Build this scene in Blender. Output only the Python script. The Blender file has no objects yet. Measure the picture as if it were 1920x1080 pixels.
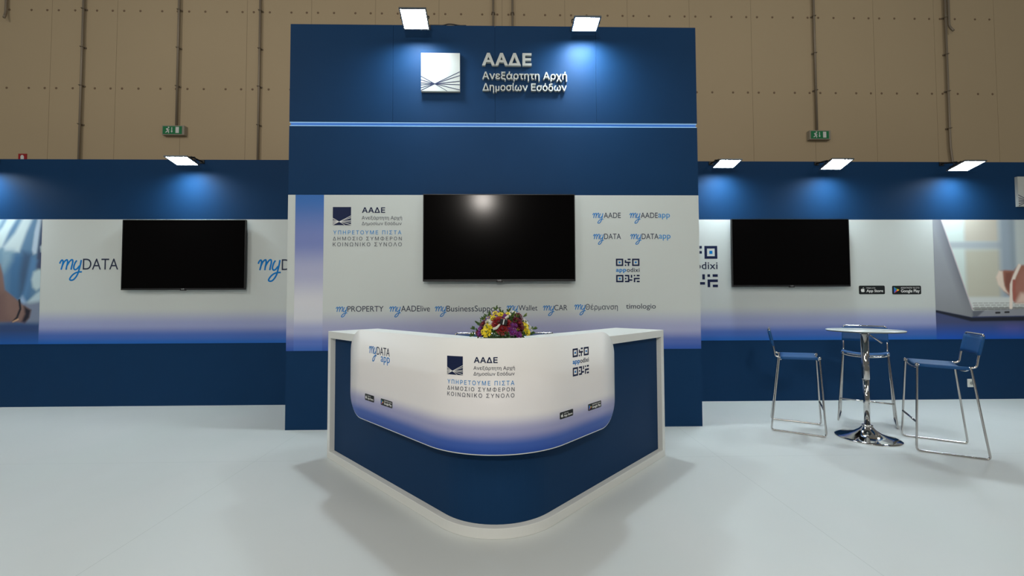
import bpy, math, random
import mathutils
import numpy as np
from mathutils import Vector, Matrix

C = bpy.context.scene.collection
SC = bpy.context.scene
rnd = random.Random(7)

# ------------------------------------------------------------------ camera
F, YAW, PITCH, ROLL, EYE = 783.18, 0.01964, 0.03301, -0.00349, 1.38
_f = Vector((math.sin(YAW) * math.cos(PITCH), math.cos(YAW) * math.cos(PITCH), math.sin(PITCH)))
_r = Vector((math.cos(YAW), -math.sin(YAW), 0))
_u = _r.cross(_f)
_r, _u = math.cos(ROLL) * _r + math.sin(ROLL) * _u, -math.sin(ROLL) * _r + math.cos(ROLL) * _u
camd = bpy.data.cameras.new('camera')
camd.sensor_width = 36.0
camd.lens = F * 36.0 / 1920.0
camd.clip_end = 200
cam = bpy.data.objects.new('camera', camd)
C.objects.link(cam)
cam.matrix_world = Matrix(((_r.x, _u.x, -_f.x, 0), (_r.y, _u.y, -_f.y, 0), (_r.z, _u.z, -_f.z, EYE), (0, 0, 0, 1)))
SC.camera = cam

# ------------------------------------------------------------------ world, hall lamps, exposure
SC.view_settings.view_transform = 'Standard'
SC.view_settings.look = 'None'
SC.view_settings.gamma = 1
SC.view_settings.use_curve_mapping = False
SC.view_settings.exposure = 0.0
W = bpy.data.worlds.new('hall_air')
SC.world = W
W.use_nodes = True
W.node_tree.nodes['Background'].inputs[0].default_value = (0.95, 0.94, 0.86, 1)
W.node_tree.nodes['Background'].inputs[1].default_value = 0.13


def hall_lamp(x, y, z, target, power, col, size):
    d = bpy.data.lights.new('hall_lamp', 'AREA')
    d.shape = 'DISK'
    d.size = size
    d.energy = power
    d.color = col
    o = bpy.data.objects.new('hall_lamp', d)
    C.objects.link(o)
    o.location = (x, y, z)
    o.rotation_euler = (Vector(target) - Vector((x, y, z))).to_track_quat('-Z', 'Y').to_euler()
    return o


for hx, hp in ((-8.0, 215), (0.0, 95), (8.0, 150)):
    hall_lamp(hx, -3.0, 8.0, (hx * 0.6, 4.0, 0.5), hp, (1.0, 0.96, 0.89), 3.5)
hall_lamp(-0.7, -5.0, 4.85, (0.0, 3.0, 0.8), 205, (1.0, 0.925, 0.85), 0.5)
LED_RADIANCE = 225.0
LED_COLOR = (0.80, 0.93, 1.0)


def at(px, py, Y):
    """world point on the plane y = Y seen at pixel (px, py)"""
    d = _f + (px - 960) / F * _r + (540 - py) / F * _u
    k = Y / d.y
    return Vector((d.x * k, Y, EYE + d.z * k))


def atz(px, py, Z):
    d = _f + (px - 960) / F * _r + (540 - py) / F * _u
    k = (Z - EYE) / d.z
    return Vector((d.x * k, d.y * k, Z))


def proj(P):
    d = Vector(P) - Vector((0, 0, EYE))
    z = d.dot(_f)
    return 960 + F * d.dot(_r) / z, 540 - F * d.dot(_u) / z


# ------------------------------------------------------------------ materials
def lin(c):
    c = c / 255.0
    return c / 12.92 if c <= 0.04045 else ((c + 0.055) / 1.055) ** 2.4


def S(r, g, b, k=1.0):
    return tuple(min(0.92, lin(v) * k) for v in (r, g, b))


def mat(name, col, rough=0.5, metal=0.0, spec=0.5, emit=None, estr=0.0):
    m = bpy.data.materials.new(name)
    m.use_nodes = True
    b = m.node_tree.nodes['Principled BSDF']
    b.inputs['Base Color'].default_value = (*col, 1)
    b.inputs['Roughness'].default_value = rough
    b.inputs['Metallic'].default_value = metal
    b.inputs['Specular IOR Level'].default_value = spec
    if emit:
        b.inputs['Emission Color'].default_value = (*emit, 1)
        b.inputs['Emission Strength'].default_value = estr
    return m


def N(m, t):
    return m.node_tree.nodes.new(t)


def LK(m, a, b):
    m.node_tree.links.new(a, b)


def noisy(m, scale, amt, detail=3.0):
    """mottle the base colour a little"""
    b = m.node_tree.nodes['Principled BSDF']
    c = tuple(b.inputs['Base Color'].default_value)
    tc, nz, mx = N(m, 'ShaderNodeTexCoord'), N(m, 'ShaderNodeTexNoise'), N(m, 'ShaderNodeMixRGB')
    nz.inputs['Scale'].default_value = scale
    nz.inputs['Detail'].default_value = detail
    LK(m, tc.outputs['Object'], nz.inputs['Vector'])
    LK(m, nz.outputs['Fac'], mx.inputs[0])
    mx.inputs[1].default_value = (*[v * (1 - amt) for v in c[:3]], 1)
    mx.inputs[2].default_value = (*[min(1, v * (1 + amt)) for v in c[:3]], 1)
    LK(m, mx.outputs[0], b.inputs['Base Color'])
    return m


def ramp_mat(name, z0, z1, stops, rough=0.5, spec=0.3):
    """a print whose ink fades with height: stops are (fraction, colour) from z0 up to z1"""
    m = mat(name, (1, 1, 1), rough, 0, spec)
    b = m.node_tree.nodes['Principled BSDF']
    tc, sx, mr, cr = N(m, 'ShaderNodeTexCoord'), N(m, 'ShaderNodeSeparateXYZ'), N(m, 'ShaderNodeMapRange'), N(m, 'ShaderNodeValToRGB')
    LK(m, tc.outputs['Object'], sx.inputs[0])
    LK(m, sx.outputs['Z'], mr.inputs['Value'])
    mr.inputs['From Min'].default_value = z0
    mr.inputs['From Max'].default_value = z1
    LK(m, mr.outputs[0], cr.inputs[0])
    cr.color_ramp.interpolation = 'EASE'
    el = cr.color_ramp.elements
    while len(el) < len(stops):
        el.new(0.5)
    for e, (p, c) in zip(el, stops):
        e.position = p
        e.color = (*c, 1)
    LK(m, cr.outputs[0], b.inputs['Base Color'])
    return m


def colour_attr_mat(name, rough=0.5):
    m = mat(name, (1, 1, 1), rough, 0, 0.3)
    a = N(m, 'ShaderNodeAttribute')
    a.attribute_name = 'print_ink'
    LK(m, a.outputs['Color'], m.node_tree.nodes['Principled BSDF'].inputs['Base Color'])
    return m


NAVY = noisy(mat('navy_paint', (0.0080, 0.038, 0.104), 0.5, 0, 0.07), 3.0, 0.06)
WHITE = mat('white_laminate', (0.74, 0.76, 0.73), 0.4, 0, 0.4)
FOAM = mat('white_foam_board', (0.46, 0.48, 0.455), 0.5, 0, 0.3)
INK_NAVY = mat('ink_navy', (0.008, 0.016, 0.06), 0.5, 0, 0.2)
INK_DARK = mat('ink_dark_slate', (0.024, 0.034, 0.068), 0.5, 0, 0.2)
INK_GREY = mat('ink_grey', (0.085, 0.095, 0.12), 0.5, 0, 0.2)
INK_BLUE = mat('ink_blue', (0.0, 0.19, 0.56), 0.5, 0, 0.2)
INK_SKY = mat('ink_sky_blue', (0.03, 0.25, 0.6), 0.5, 0, 0.2)
INK_WHITE = mat('ink_white', (0.75, 0.76, 0.74), 0.5, 0, 0.2)
BADGE = mat('badge_black', (0.012, 0.015, 0.017), 0.45, 0, 0.3)
PLAY = [mat('badge_' + n, c, 0.5) for n, c in (('blue', (0.03, 0.17, 0.62)), ('green', (0.03, 0.30, 0.09)), ('yellow', (0.85, 0.45, 0.02)), ('red', (0.6, 0.03, 0.04)))]
CHROME = mat('chrome', (0.56, 0.54, 0.52), 0.14, 1.0)
MIRROR = mat('polished_chrome', (0.66, 0.65, 0.64), 0.05, 1.0)
BLACKM = mat('black_metal', (0.012, 0.013, 0.015), 0.45, 0, 0.4)
GREYM = mat('grey_alloy', (0.13, 0.15, 0.16), 0.4, 0.6, 0.4)
LEATHER = noisy(mat('blue_leather', (0.005, 0.068, 0.205), 0.5, 0, 0.3), 60, 0.08)
TVPLASTIC = mat('tv_black_plastic', (0.010, 0.010, 0.011), 0.35, 0, 0.4)
TVSCREEN = mat('tv_screen_glass', (0.0016, 0.0013, 0.0014), 0.14, 0, 0.08)
LED = mat('led_lens', (0.8, 0.9, 1.0), 0.4, 0, 0.2, LED_COLOR, LED_RADIANCE)


def beam(m, power, radiance):
    # a reflector lamp: brightest straight ahead, weaker to the sides
    b = m.node_tree.nodes['Principled BSDF']
    g, d, p, k = N(m, 'ShaderNodeNewGeometry'), N(m, 'ShaderNodeVectorMath'), N(m, 'ShaderNodeMath'), N(m, 'ShaderNodeMath')
    d.operation, p.operation, k.operation = 'DOT_PRODUCT', 'POWER', 'MULTIPLY'
    LK(m, g.outputs['Incoming'], d.inputs[0])
    LK(m, g.outputs['Normal'], d.inputs[1])
    LK(m, d.outputs['Value'], p.inputs[0])
    p.inputs[1].default_value = power
    LK(m, p.outputs[0], k.inputs[0])
    k.inputs[1].default_value = radiance
    LK(m, k.outputs[0], b.inputs['Emission Strength'])


beam(LED, 1.15, LED_RADIANCE * 0.95)
LED_BIG = mat('led_lens_large', (0.8, 0.9, 1.0), 0.4, 0, 0.2, LED_COLOR, 1.0)
beam(LED_BIG, 0.9, LED_RADIANCE * 1.3)
CABLE = mat('cable_black', (0.015, 0.015, 0.017), 0.6)


# ------------------------------------------------------------------ mesh helpers
class MB:
    def __init__(self):
        self.v, self.f, self.m, self.s = [], [], [], []

    def add(self, vs, fs, mi=0, smooth=False):
        k = len(self.v)
        self.v += [tuple(p) for p in vs]
        for f in fs:
            self.f.append(tuple(i + k for i in f))
            self.m.append(mi)
            self.s.append(smooth)
        return self

    def box(self, a, b, mi=0):
        x0, y0, z0 = [min(a[i], b[i]) for i in range(3)]
        x1, y1, z1 = [max(a[i], b[i]) for i in range(3)]
        vs = [(x0, y0, z0), (x1, y0, z0), (x1, y1, z0), (x0, y1, z0), (x0, y0, z1), (x1, y0, z1), (x1, y1, z1), (x0, y1, z1)]
        return self.add(vs, [(0, 3, 2, 1), (4, 5, 6, 7), (0, 1, 5, 4), (1, 2, 6, 5), (2, 3, 7, 6), (3, 0, 4, 7)], mi)

    def tube(self, pts, r, n=8, closed=False, mi=0, cap=True, flat=None):
        pts = [Vector(p) for p in pts]
        L = len(pts)
        rs = r if isinstance(r, (list, tuple)) else [r] * L
        tang = []
        for i in range(L):
            a = pts[(i - 1) % L] if (closed or i > 0) else pts[i]
            b = pts[(i + 1) % L] if (closed or i < L - 1) else pts[i]
            t = (b - a)
            tang.append(t.normalized() if t.length > 1e-9 else Vector((0, 0, 1)))
        ref = Vector((0, 0, 1)) if abs(tang[0].z) < 0.9 else Vector((1, 0, 0))
        if flat is not None:
            ref = Vector(flat)
        nrm = (ref - tang[0] * ref.dot(tang[0])).normalized()
        vs = []
        for i in range(L):
            if flat is not None:
                nrm = Vector(flat)
            else:
                nrm = (nrm - tang[i] * nrm.dot(tang[i])).normalized()
            bi = tang[i].cross(nrm)
            for k in range(n):
                a = 2 * math.pi * k / n
                vs.append(pts[i] + rs[i] * (math.cos(a) * nrm + math.sin(a) * bi))
        fs = []
        for i in range(L if closed else L - 1):
            j = (i + 1) % L
            for k in range(n):
                fs.append((i * n + k, i * n + (k + 1) % n, j * n + (k + 1) % n, j * n + k))
        self.add(vs, fs, mi, True)
        if cap and not closed:
            base = len(self.v) - len(vs)
            self.f.append(tuple(base + k for k in reversed(range(n))))
            self.f.append(tuple(base + (L - 1) * n + k for k in range(n)))
            self.m += [mi, mi]
            self.s += [False, False]
        return self

    def lathe(self, prof, c=(0, 0, 0), n=48, mi=0, smooth=True):
        vs, fs = [], []
        for (r, z) in prof:
            for k in range(n):
                a = 2 * math.pi * k / n
                vs.append((c[0] + r * math.cos(a), c[1] + r * math.sin(a), c[2] + z))
        for i in range(len(prof) - 1):
            for k in range(n):
                fs.append((i * n + k, i * n + (k + 1) % n, (i + 1) * n + (k + 1) % n, (i + 1) * n + k))
        fs.append(tuple(reversed(range(n))))
        fs.append(tuple((len(prof) - 1) * n + k for k in range(n)))
        return self.add(vs, fs, mi, smooth)

    def prism(self, poly, h0, h1, mi=0):
        """polygon in (u, v) made solid along h: vertices are (u, v, h)"""
        n = len(poly)
        area = sum(poly[i][0] * poly[(i + 1) % n][1] - poly[(i + 1) % n][0] * poly[i][1] for i in range(n))
        if area < 0:
            poly = poly[::-1]
        vs = [(p[0], p[1], h0) for p in poly] + [(p[0], p[1], h1) for p in poly]
        fs = [tuple(reversed(range(n))), tuple(range(n, 2 * n))]
        fs += [(i, (i + 1) % n, n + (i + 1) % n, n + i) for i in range(n)]
        return self.add(vs, fs, mi)

    def mapped(self, fn):
        self.v = [tuple(fn(*p)) for p in self.v]
        return self

    def build(self, name, mats, parent=None, bevel=0.0, autosmooth=None):
        me = bpy.data.meshes.new(name)
        me.from_pydata(self.v, [], self.f)
        for m in (mats if isinstance(mats, (list, tuple)) else [mats]):
            me.materials.append(m)
        me.polygons.foreach_set('material_index', self.m)
        me.polygons.foreach_set('use_smooth', self.s)
        me.update()
        o = bpy.data.objects.new(name, me)
        C.objects.link(o)
        if parent is not None:
            o.parent = parent
        if bevel > 0:
            b = o.modifiers.new('edge', 'BEVEL')
            b.width = bevel
            b.segments = 2
            b.limit_method = 'ANGLE'
            b.angle_limit = math.radians(40)
        return o


def tag(o, label=None, cat=None, group=None, kind=None):
    for k, v in (('label', label), ('category', cat), ('group', group), ('kind', kind)):
        if v:
            o[k] = v
    return o


def thing(name, label, cat, loc=(0, 0, 0), rotz=0.0, group=None):
    o = bpy.data.objects.new(name, None)
    o.empty_display_size = 0.1
    C.objects.link(o)
    o.location = loc
    o.rotation_euler = (0, 0, rotz)
    return tag(o, label, cat, group)


def copy_tree(o, parent=None):
    c = o.copy()
    C.objects.link(c)
    c.parent = parent
    for ch in [x for x in SC.objects if x.parent == o]:
        copy_tree(ch, c)
    return c


def catmull(pts, k=6):
    P = [Vector(p) for p in pts]
    P = [P[0] * 2 - P[1]] + P + [P[-1] * 2 - P[-2]]
    out = []
    for i in range(1, len(P) - 2):
        for j in range(k):
            t = j / k
            a, b, c, d = P[i - 1], P[i], P[i + 1], P[i + 2]
            out.append(0.5 * ((2 * b) + (c - a) * t + (2 * a - 5 * b + 4 * c - d) * t * t + (3 * b - a - 3 * c + d) * t ** 3))
    out.append(P[-2])
    return out


def rounded(pts, rad, k=5, closed=False):
    P = [Vector(p) for p in pts]
    n = len(P)
    rs = rad if isinstance(rad, (list, tuple)) else [rad] * n
    out = []
    for i in range(n):
        if not closed and i in (0, n - 1):
            out.append(P[i])
            continue
        a, b, c = P[i - 1], P[i], P[(i + 1) % n]
        d1, d2 = (a - b), (c - b)
        r = min(rs[i], d1.length * 0.45, d2.length * 0.45)
        p, q = b + d1.normalized() * r, b + d2.normalized() * r
        for j in range(k + 1):
            t = j / k
            out.append((1 - t) ** 2 * p + 2 * t * (1 - t) * b + t * t * q)
    return out


# ------------------------------------------------------------------ lettering
_tc = {}


def contours_of(body, space):
    """closed outlines of a text, each a list of (x, y)"""
    cu = bpy.data.curves.new('lettering', 'FONT')
    cu.body = body
    cu.size = 1
    cu.space_character = space
    ob = bpy.data.objects.new('lettering', cu)
    C.objects.link(ob)
    dg = bpy.context.evaluated_depsgraph_get()
    ev = ob.evaluated_get(dg)
    cc = ev.to_curve(dg)
    out = []
    for sp in cc.splines:
        pts = []
        bp = sp.bezier_points
        n = len(bp)
        for i in range(n):
            p0, p1 = bp[i], bp[(i + 1) % n]
            a, b, c, d = p0.co, p0.handle_right, p1.handle_left, p1.co
            chord = (d - a).length
            straight = (b - a).cross(d - a).length + (c - a).cross(d - a).length < 1e-4 * max(chord, 1e-6)
            k = 1 if straight else 6
            for j in range(k):
                t = j / k
                q = (1 - t) ** 3 * a + 3 * t * (1 - t) ** 2 * b + 3 * t * t * (1 - t) * c + t ** 3 * d
                if not pts or math.hypot(q.x - pts[-1][0], q.y - pts[-1][1]) > 1e-5:
                    pts.append((q.x, q.y))
        if len(pts) > 2 and math.hypot(pts[0][0] - pts[-1][0], pts[0][1] - pts[-1][1]) < 1e-5:
            pts.pop()
        if len(pts) > 2:
            out.append(pts)
    ev.to_curve_clear()
    bpy.data.objects.remove(ob)
    bpy.data.curves.remove(cu)
    return out


def area_of(c):
    return 0.5 * sum(c[i][0] * c[(i + 1) % len(c)][1] - c[(i + 1) % len(c)][0] * c[i][1] for i in range(len(c)))


def text_shape(body, space=1.0, weight=0.0):
    """a text as (verts, faces, aspect): u and v run 0..1 over its ink box, h is 0 or 1"""
    key = (body, space, weight)
    if key in _tc:
        return _tc[key]
    cs = contours_of(body, space)
    # outer outlines run counter-clockwise, holes (outlines wholly inside another) clockwise
    def inside(p, c):
        r = False
        for i in range(len(c)):
            (ax, ay), (bx, by) = c[i - 1], c[i]
            if (ay > p[1]) != (by > p[1]) and p[0] < (bx - ax) * (p[1] - ay) / (by - ay) + ax:
                r = not r
        return r
    fixed = []
    for i, c in enumerate(cs):
        probe = c + [((p[0] + q[0]) / 2, (p[1] + q[1]) / 2) for p, q in zip(c, c[1:] + c[:1])]
        depth = sum(1 for j, k in enumerate(cs) if j != i and all(inside(p, k) for p in probe))
        want = 1 if depth % 2 == 0 else -1
        fixed.append(c if area_of(c) * want > 0 else c[::-1])
    cs = fixed
    sgn = 1
    cont = []
    for c in cs:
        n = len(c)
        o = []
        for i in range(n):
            a, b, d = c[i - 1], c[i], c[(i + 1) % n]
            e1 = Vector((b[0] - a[0], b[1] - a[1])).normalized()
            e2 = Vector((d[0] - b[0], d[1] - b[1])).normalized()
            n1, n2 = Vector((e1.y, -e1.x)), Vector((e2.y, -e2.x))
            m = n1 + n2
            m = m / max(0.5, m.length_squared / 2) if m.length > 1e-6 else n1
            o.append((b[0] + m.x * weight, b[1] + m.y * weight))
        cont.append(o)
    vs2, edges = [], []
    for c in cont:
        k = len(vs2)
        vs2 += [Vector(p) for p in c]
        edges += [(k + i, k + (i + 1) % len(c)) for i in range(len(c))]
    ov, oe, of, _a, _b, _c = mathutils.geometry.delaunay_2d_cdt(vs2, edges, [], 0, 1e-6)
    P = np.array([tuple(p) for p in ov])
    T = np.array([tuple(f) for f in of if len(f) == 3])
    cen = P[T].mean(1)
    wn = np.zeros(len(cen), int)
    for c in cont:
        A = np.array(c)
        B = np.roll(A, -1, 0)
        for (ax, ay), (bx, by) in zip(A, B):
            left = (bx - ax) * (cen[:, 1] - ay) - (cen[:, 0] - ax) * (by - ay)
            wn += ((ay <= cen[:, 1]) & (by > cen[:, 1]) & (left > 0)).astype(int)
            wn -= ((ay > cen[:, 1]) & (by <= cen[:, 1]) & (left < 0)).astype(int)
    T = T[wn != 0]
    vs = [(p[0], p[1], 1.0) for p in P]
    fs = []
    for t in T:
        a, b, c = P[t]
        cr = (b[0] - a[0]) * (c[1] - a[1]) - (b[1] - a[1]) * (c[0] - a[0])
        fs.append(tuple(int(i) for i in (t if cr > 0 else t[::-1])))
    for c in cont:
        k, n = len(vs), len(c)
        vs += [(p[0], p[1], 1.0) for p in c] + [(p[0], p[1], 0.0) for p in c]
        for i in range(n):
            j = (i + 1) % n
            f = (k + i, k + n + i, k + n + j, k + j)
            fs.append(f if sgn > 0 else f[::-1])
    used = sorted({i for f in fs for i in f})
    re = {i: k for k, i in enumerate(used)}
    vs = np.array(vs)[used]
    fs = [tuple(re[i] for i in f) for f in fs]
    lo, hi = vs.min(0), vs.max(0)
    asp = (hi[0] - lo[0]) / (hi[1] - lo[1])
    vs = (vs - lo) / (hi - lo)
    _tc[key] = (vs.tolist(), fs, asp)
    return _tc[key]


MY = [[(170, 360), (195, 300), (232, 262), (260, 285), (258, 350), (236, 450), (215, 528)],
      [(240, 430), (290, 320), (345, 262), (380, 262), (388, 330), (366, 440), (354, 528)],
      [(372, 420), (425, 325), (480, 262), (522, 256), (532, 320), (506, 440), (491, 528)],
      [(645, 272), (600, 335), (568, 430), (566, 490), (604, 528), (660, 498), (722, 420)],
      [(768, 258), (750, 370), (720, 500), (690, 620), (640, 720), (570, 800), (505, 820), (464, 800), (478, 750), (540, 672), (620, 617), (700, 592), (795, 588)]]


def clip_u(poly, u, s):
    """keep the part of a convex polygon where s * (x - u) >= 0"""
    out = []
    for i in range(len(poly)):
        a, b = poly[i], poly[(i + 1) % len(poly)]
        da, db = s * (a[0] - u), s * (b[0] - u)
        if da >= 0:
            out.append(a)
        if (da > 0 > db) or (da < 0 < db):
            t = da / (da - db)
            out.append((a[0] + t * (b[0] - a[0]), a[1] + t * (b[1] - a[1])))
    return out


class Print:
    """flat ink on a surface: surf gives (u, v) for pixels and maps (u, v, h) to the world"""

    def __init__(self, surf, h0=0.0003, h1=0.0011):
        self.surf, self.h0, self.h1, self.mb, self.mats = surf, h0, h1, MB(), []

    def mi(self, m):
        if m not in self.mats:
            self.mats.append(m)
        return self.mats.index(m)

    def text(self, body, px, m, space=1.0, weight=0.0, lift=0.0):
        vs, fs, asp = text_shape(body, space, weight)
        u0, v0, u1, v1 = self.surf.box(*px)
        h0, h1 = self.h0 + lift, self.h1 + lift
        self.mb.add([(u0 + p[0] * (u1 - u0), v0 + p[1] * (v1 - v0), h0 + p[2] * (h1 - h0)) for p in vs], fs, self.mi(m))
        return self

    def my(self, px, m, w=21):
        u0, v0, u1, v1 = self.surf.box(*px)
        sx, sy = (u1 - u0) / 660.0, (v1 - v0) / 595.0
        for k, st in enumerate(MY):
            pts = [(u0 + (p.x - 150) * sx, v1 - (p.y - 240) * sy, 0.0) for p in catmull([(a, b, 0) for a, b in st])]
            t = MB().tube(pts, w * abs(sy), 8, False, 0, True, flat=(0, 0, 1))
            r = w * abs(sy)
            hm = (self.h0 + self.h1) / 2 + 0.00008 * k
            t.v = [(p[0], p[1], hm + p[2] / r * (self.h1 - self.h0) / 2) for p in t.v]
            self.mb.add(t.v, t.f, self.mi(m), True)
        return self

    def rects(self, px, items, m, gx=1.0, gy=1.0, lift=0.0):
        """items are (x0, y0, x1, y1) in a gx by gy grid over the pixel box, y down"""
        u0, v0, u1, v1 = self.surf.box(*px)
        for a, b, c, d in items:
            self.poly_uv([(u0 + x / gx * (u1 - u0), v1 - y / gy * (v1 - v0)) for x, y in ((a, b), (c, b), (c, d), (a, d))], m, lift)
        return self

    def polys(self, px, items, m, lift=0.0):
        u0, v0, u1, v1 = self.surf.box(*px)
        for poly in items:
            self.poly_uv([(u0 + x * (u1 - u0), v1 - y * (v1 - v0)) for x, y in poly], m, lift)
        return self

    def poly_uv(self, poly, m, lift=0.0):
        step = getattr(self.surf, 'step', None)
        if step is None:
            self.mb.prism(poly, self.h0 + lift, self.h1 + lift, self.mi(m))
            return
        # on a curved sheet the shape is cut into upright strips so that it can bend
        lo, hi = min(p[0] for p in poly), max(p[0] for p in poly)
        k = max(1, math.ceil((hi - lo) / step))
        for i in range(k):
            q = clip_u(clip_u(poly, lo + (hi - lo) * i / k, 1), lo + (hi - lo) * (i + 1) / k, -1)
            if len(q) > 2 and abs(area_of(q)) > 1e-10:
                self.mb.prism(q, self.h0 + lift, self.h1 + lift, self.mi(m))

    def build(self, name, parent):
        self.mb.mapped(self.surf.to_world)
        return self.mb.build(name, self.mats, parent)


class Flat:
    """a surface facing the camera at y = Y"""

    def __init__(self, Y):
        self.Y = Y

    def box(self, x0, y0, x1, y1):
        xc, yc = (x0 + x1) / 2, (y0 + y1) / 2
        return at(x0, yc, self.Y).x, at(xc, y1, self.Y).z, at(x1, yc, self.Y).x, at(xc, y0, self.Y).z

    def to_world(self, u, v, h):
        return (u, self.Y - h, v)


EM_C = (0.355, 0.81)
EM_L = [0.615, 0.71, 0.787, 0.842, 0.914, 0.985]
EM_R = [0.49, 0.589, 0.738, 0.83, 0.967]


def emblem_rays(w0, w1):
    """thin wedges that run from the crossing point to the rim of the square mark"""
    out = []
    ends = [(0.0, y) for y in EM_L] + [(1.0, y) for y in EM_R] + [(0.675, 1.0)]
    for ex, ey in ends:
        dx, dy = ex - EM_C[0], ey - EM_C[1]
        L = math.hypot(dx, dy)
        nx, ny = -dy / L, dx / L
        out.append([(EM_C[0] + nx * w0, EM_C[1] + ny * w0), (ex + nx * w1, min(1.0, ey + ny * w1)), (ex - nx * w1, min(1.0, ey - ny * w1)), (EM_C[0] - nx * w0, EM_C[1] - ny * w0)])
    return out


def printed_emblem(surf, px, parent):
    p = Print(surf)
    p.rects(px, [(0, 0, 1, 1)], INK_NAVY)
    for k, w in enumerate(emblem_rays(0.008, 0.016)):
        p.polys(px, [w], INK_WHITE, 0.0009 + 0.00006 * k)
    p.polys(px, [[(0.24, 0.77), (0.355, 0.80), (0.47, 0.76), (0.47, 0.86), (0.355, 0.82), (0.24, 0.85)]], INK_WHITE, 0.0018)
    return p.build('emblem', parent)


SLOGAN = ('ΥΠΗΡΕΤΟΥΜΕ ΠΙΣΤΑ', 'ΔΗΜΟΣΙΟ ΣΥΜΦΕΡΟΝ', 'ΚΟΙΝΩΝΙΚΟ ΣΥΝΟΛΟ')


def agency_print(surf, parent, em, a, l1, l2, s):
    printed_emblem(surf, em, parent)
    for t, b, m, w, sp in (('ΑΑΔΕ', a, INK_NAVY, 0.025, 1.12), ('Ανεξάρτητη Αρχή', l1, INK_GREY, 0.004, 1.0), ('Δημοσίων Εσόδων', l2, INK_GREY, 0.004, 1.0)):
        Print(surf).text(t, b, m, sp, w).build('lettering', parent)
    for t, b, m in zip(SLOGAN, s, (INK_SKY, INK_GREY, INK_GREY)):
        Print(surf).text(t, b, m, 1.35, 0.004).build('slogan_lettering', parent)


APP_TOP = [(8, 0, 10, 1), (6, 1, 7, 2), (6, 2, 10, 3), (8, 3, 9, 5), (6, 4, 7, 5)]
APP_LOW = [(6, 11, 9, 12), (8, 12, 9, 15), (6, 13, 7, 14), (6, 15, 9, 16), (10, 11, 11, 13), (9, 14, 11, 15), (12, 11, 13, 12), (14, 11, 16, 12), (12, 13, 16, 14), (12, 14, 13, 16), (14, 15, 16, 16)]


def ring5(x, y):
    return [(x, y, x + 5, y + 1), (x, y + 4, x + 5, y + 5), (x, y + 1, x + 1, y + 4), (x + 4, y + 1, x + 5, y + 4)]


def receipt_mark(surf, px, parent):
    p = Print(surf)
    p.rects(px, ring5(0, 0) + ring5(11, 0) + ring5(0, 11) + APP_TOP + APP_LOW, INK_NAVY, 16, 16)
    p.rects(px, [(1.9, 1.9, 3.1, 3.1), (12.9, 1.9, 14.1, 3.1), (1.9, 12.9, 3.1, 14.1)], INK_BLUE, 16, 16)
    x0, y0, x1, y1 = px
    w, h = x1 - x0, y1 - y0

    def sub(a, b, c, d):
        return (x0 + a * w, y0 + b * h, x0 + c * w, y0 + d * h)
    # the name sits between the two rows; its slant on a receding wall follows the wall
    U0, V0, U1, V1 = surf.box(*px)
    for body, (a, b, c, d), m, wt in (('app', (0.0, 0.435, 0.435, 0.612), INK_BLUE, 0.022), ('odixi', (0.457, 0.388, 1.0, 0.566), INK_DARK, 0.012)):
        vs, fs, asp = text_shape(body, 1.05, wt)
        ua, ub = U0 + a * (U1 - U0), U0 + c * (U1 - U0)
        va, vb = V1 - d * (V1 - V0), V1 - b * (V1 - V0)
        p.mb.add([(ua + q[0] * (ub - ua), va + q[1] * (vb - va), p.h0 + q[2] * (p.h1 - p.h0)) for q in vs], fs, p.mi(m))
    return p.build('receipt_mark', parent)


def rr(x0, y0, x1, y1, r, k=4, asp=1.0):
    """rounded rectangle; asp is width over height of the box it is drawn in"""
    out = []
    rx = r / asp
    for cx, cy, a0 in ((x1 - rx, y1 - r, 0), (x0 + rx, y1 - r, 90), (x0 + rx, y0 + r, 180), (x1 - rx, y0 + r, 270)):
        for j in range(k + 1):
            a = math.radians(a0 + 90 * j / k)
            out.append((cx + rx * math.cos(a), cy + r * math.sin(a)))
    return out


def blob(cx, cy, rx, ry, n=14, a0=0, a1=360):
    return [(cx + rx * math.cos(math.radians(a0 + (a1 - a0) * k / (n - 1))), cy + ry * math.sin(math.radians(a0 + (a1 - a0) * k / (n - 1)))) for k in range(n)]


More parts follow.
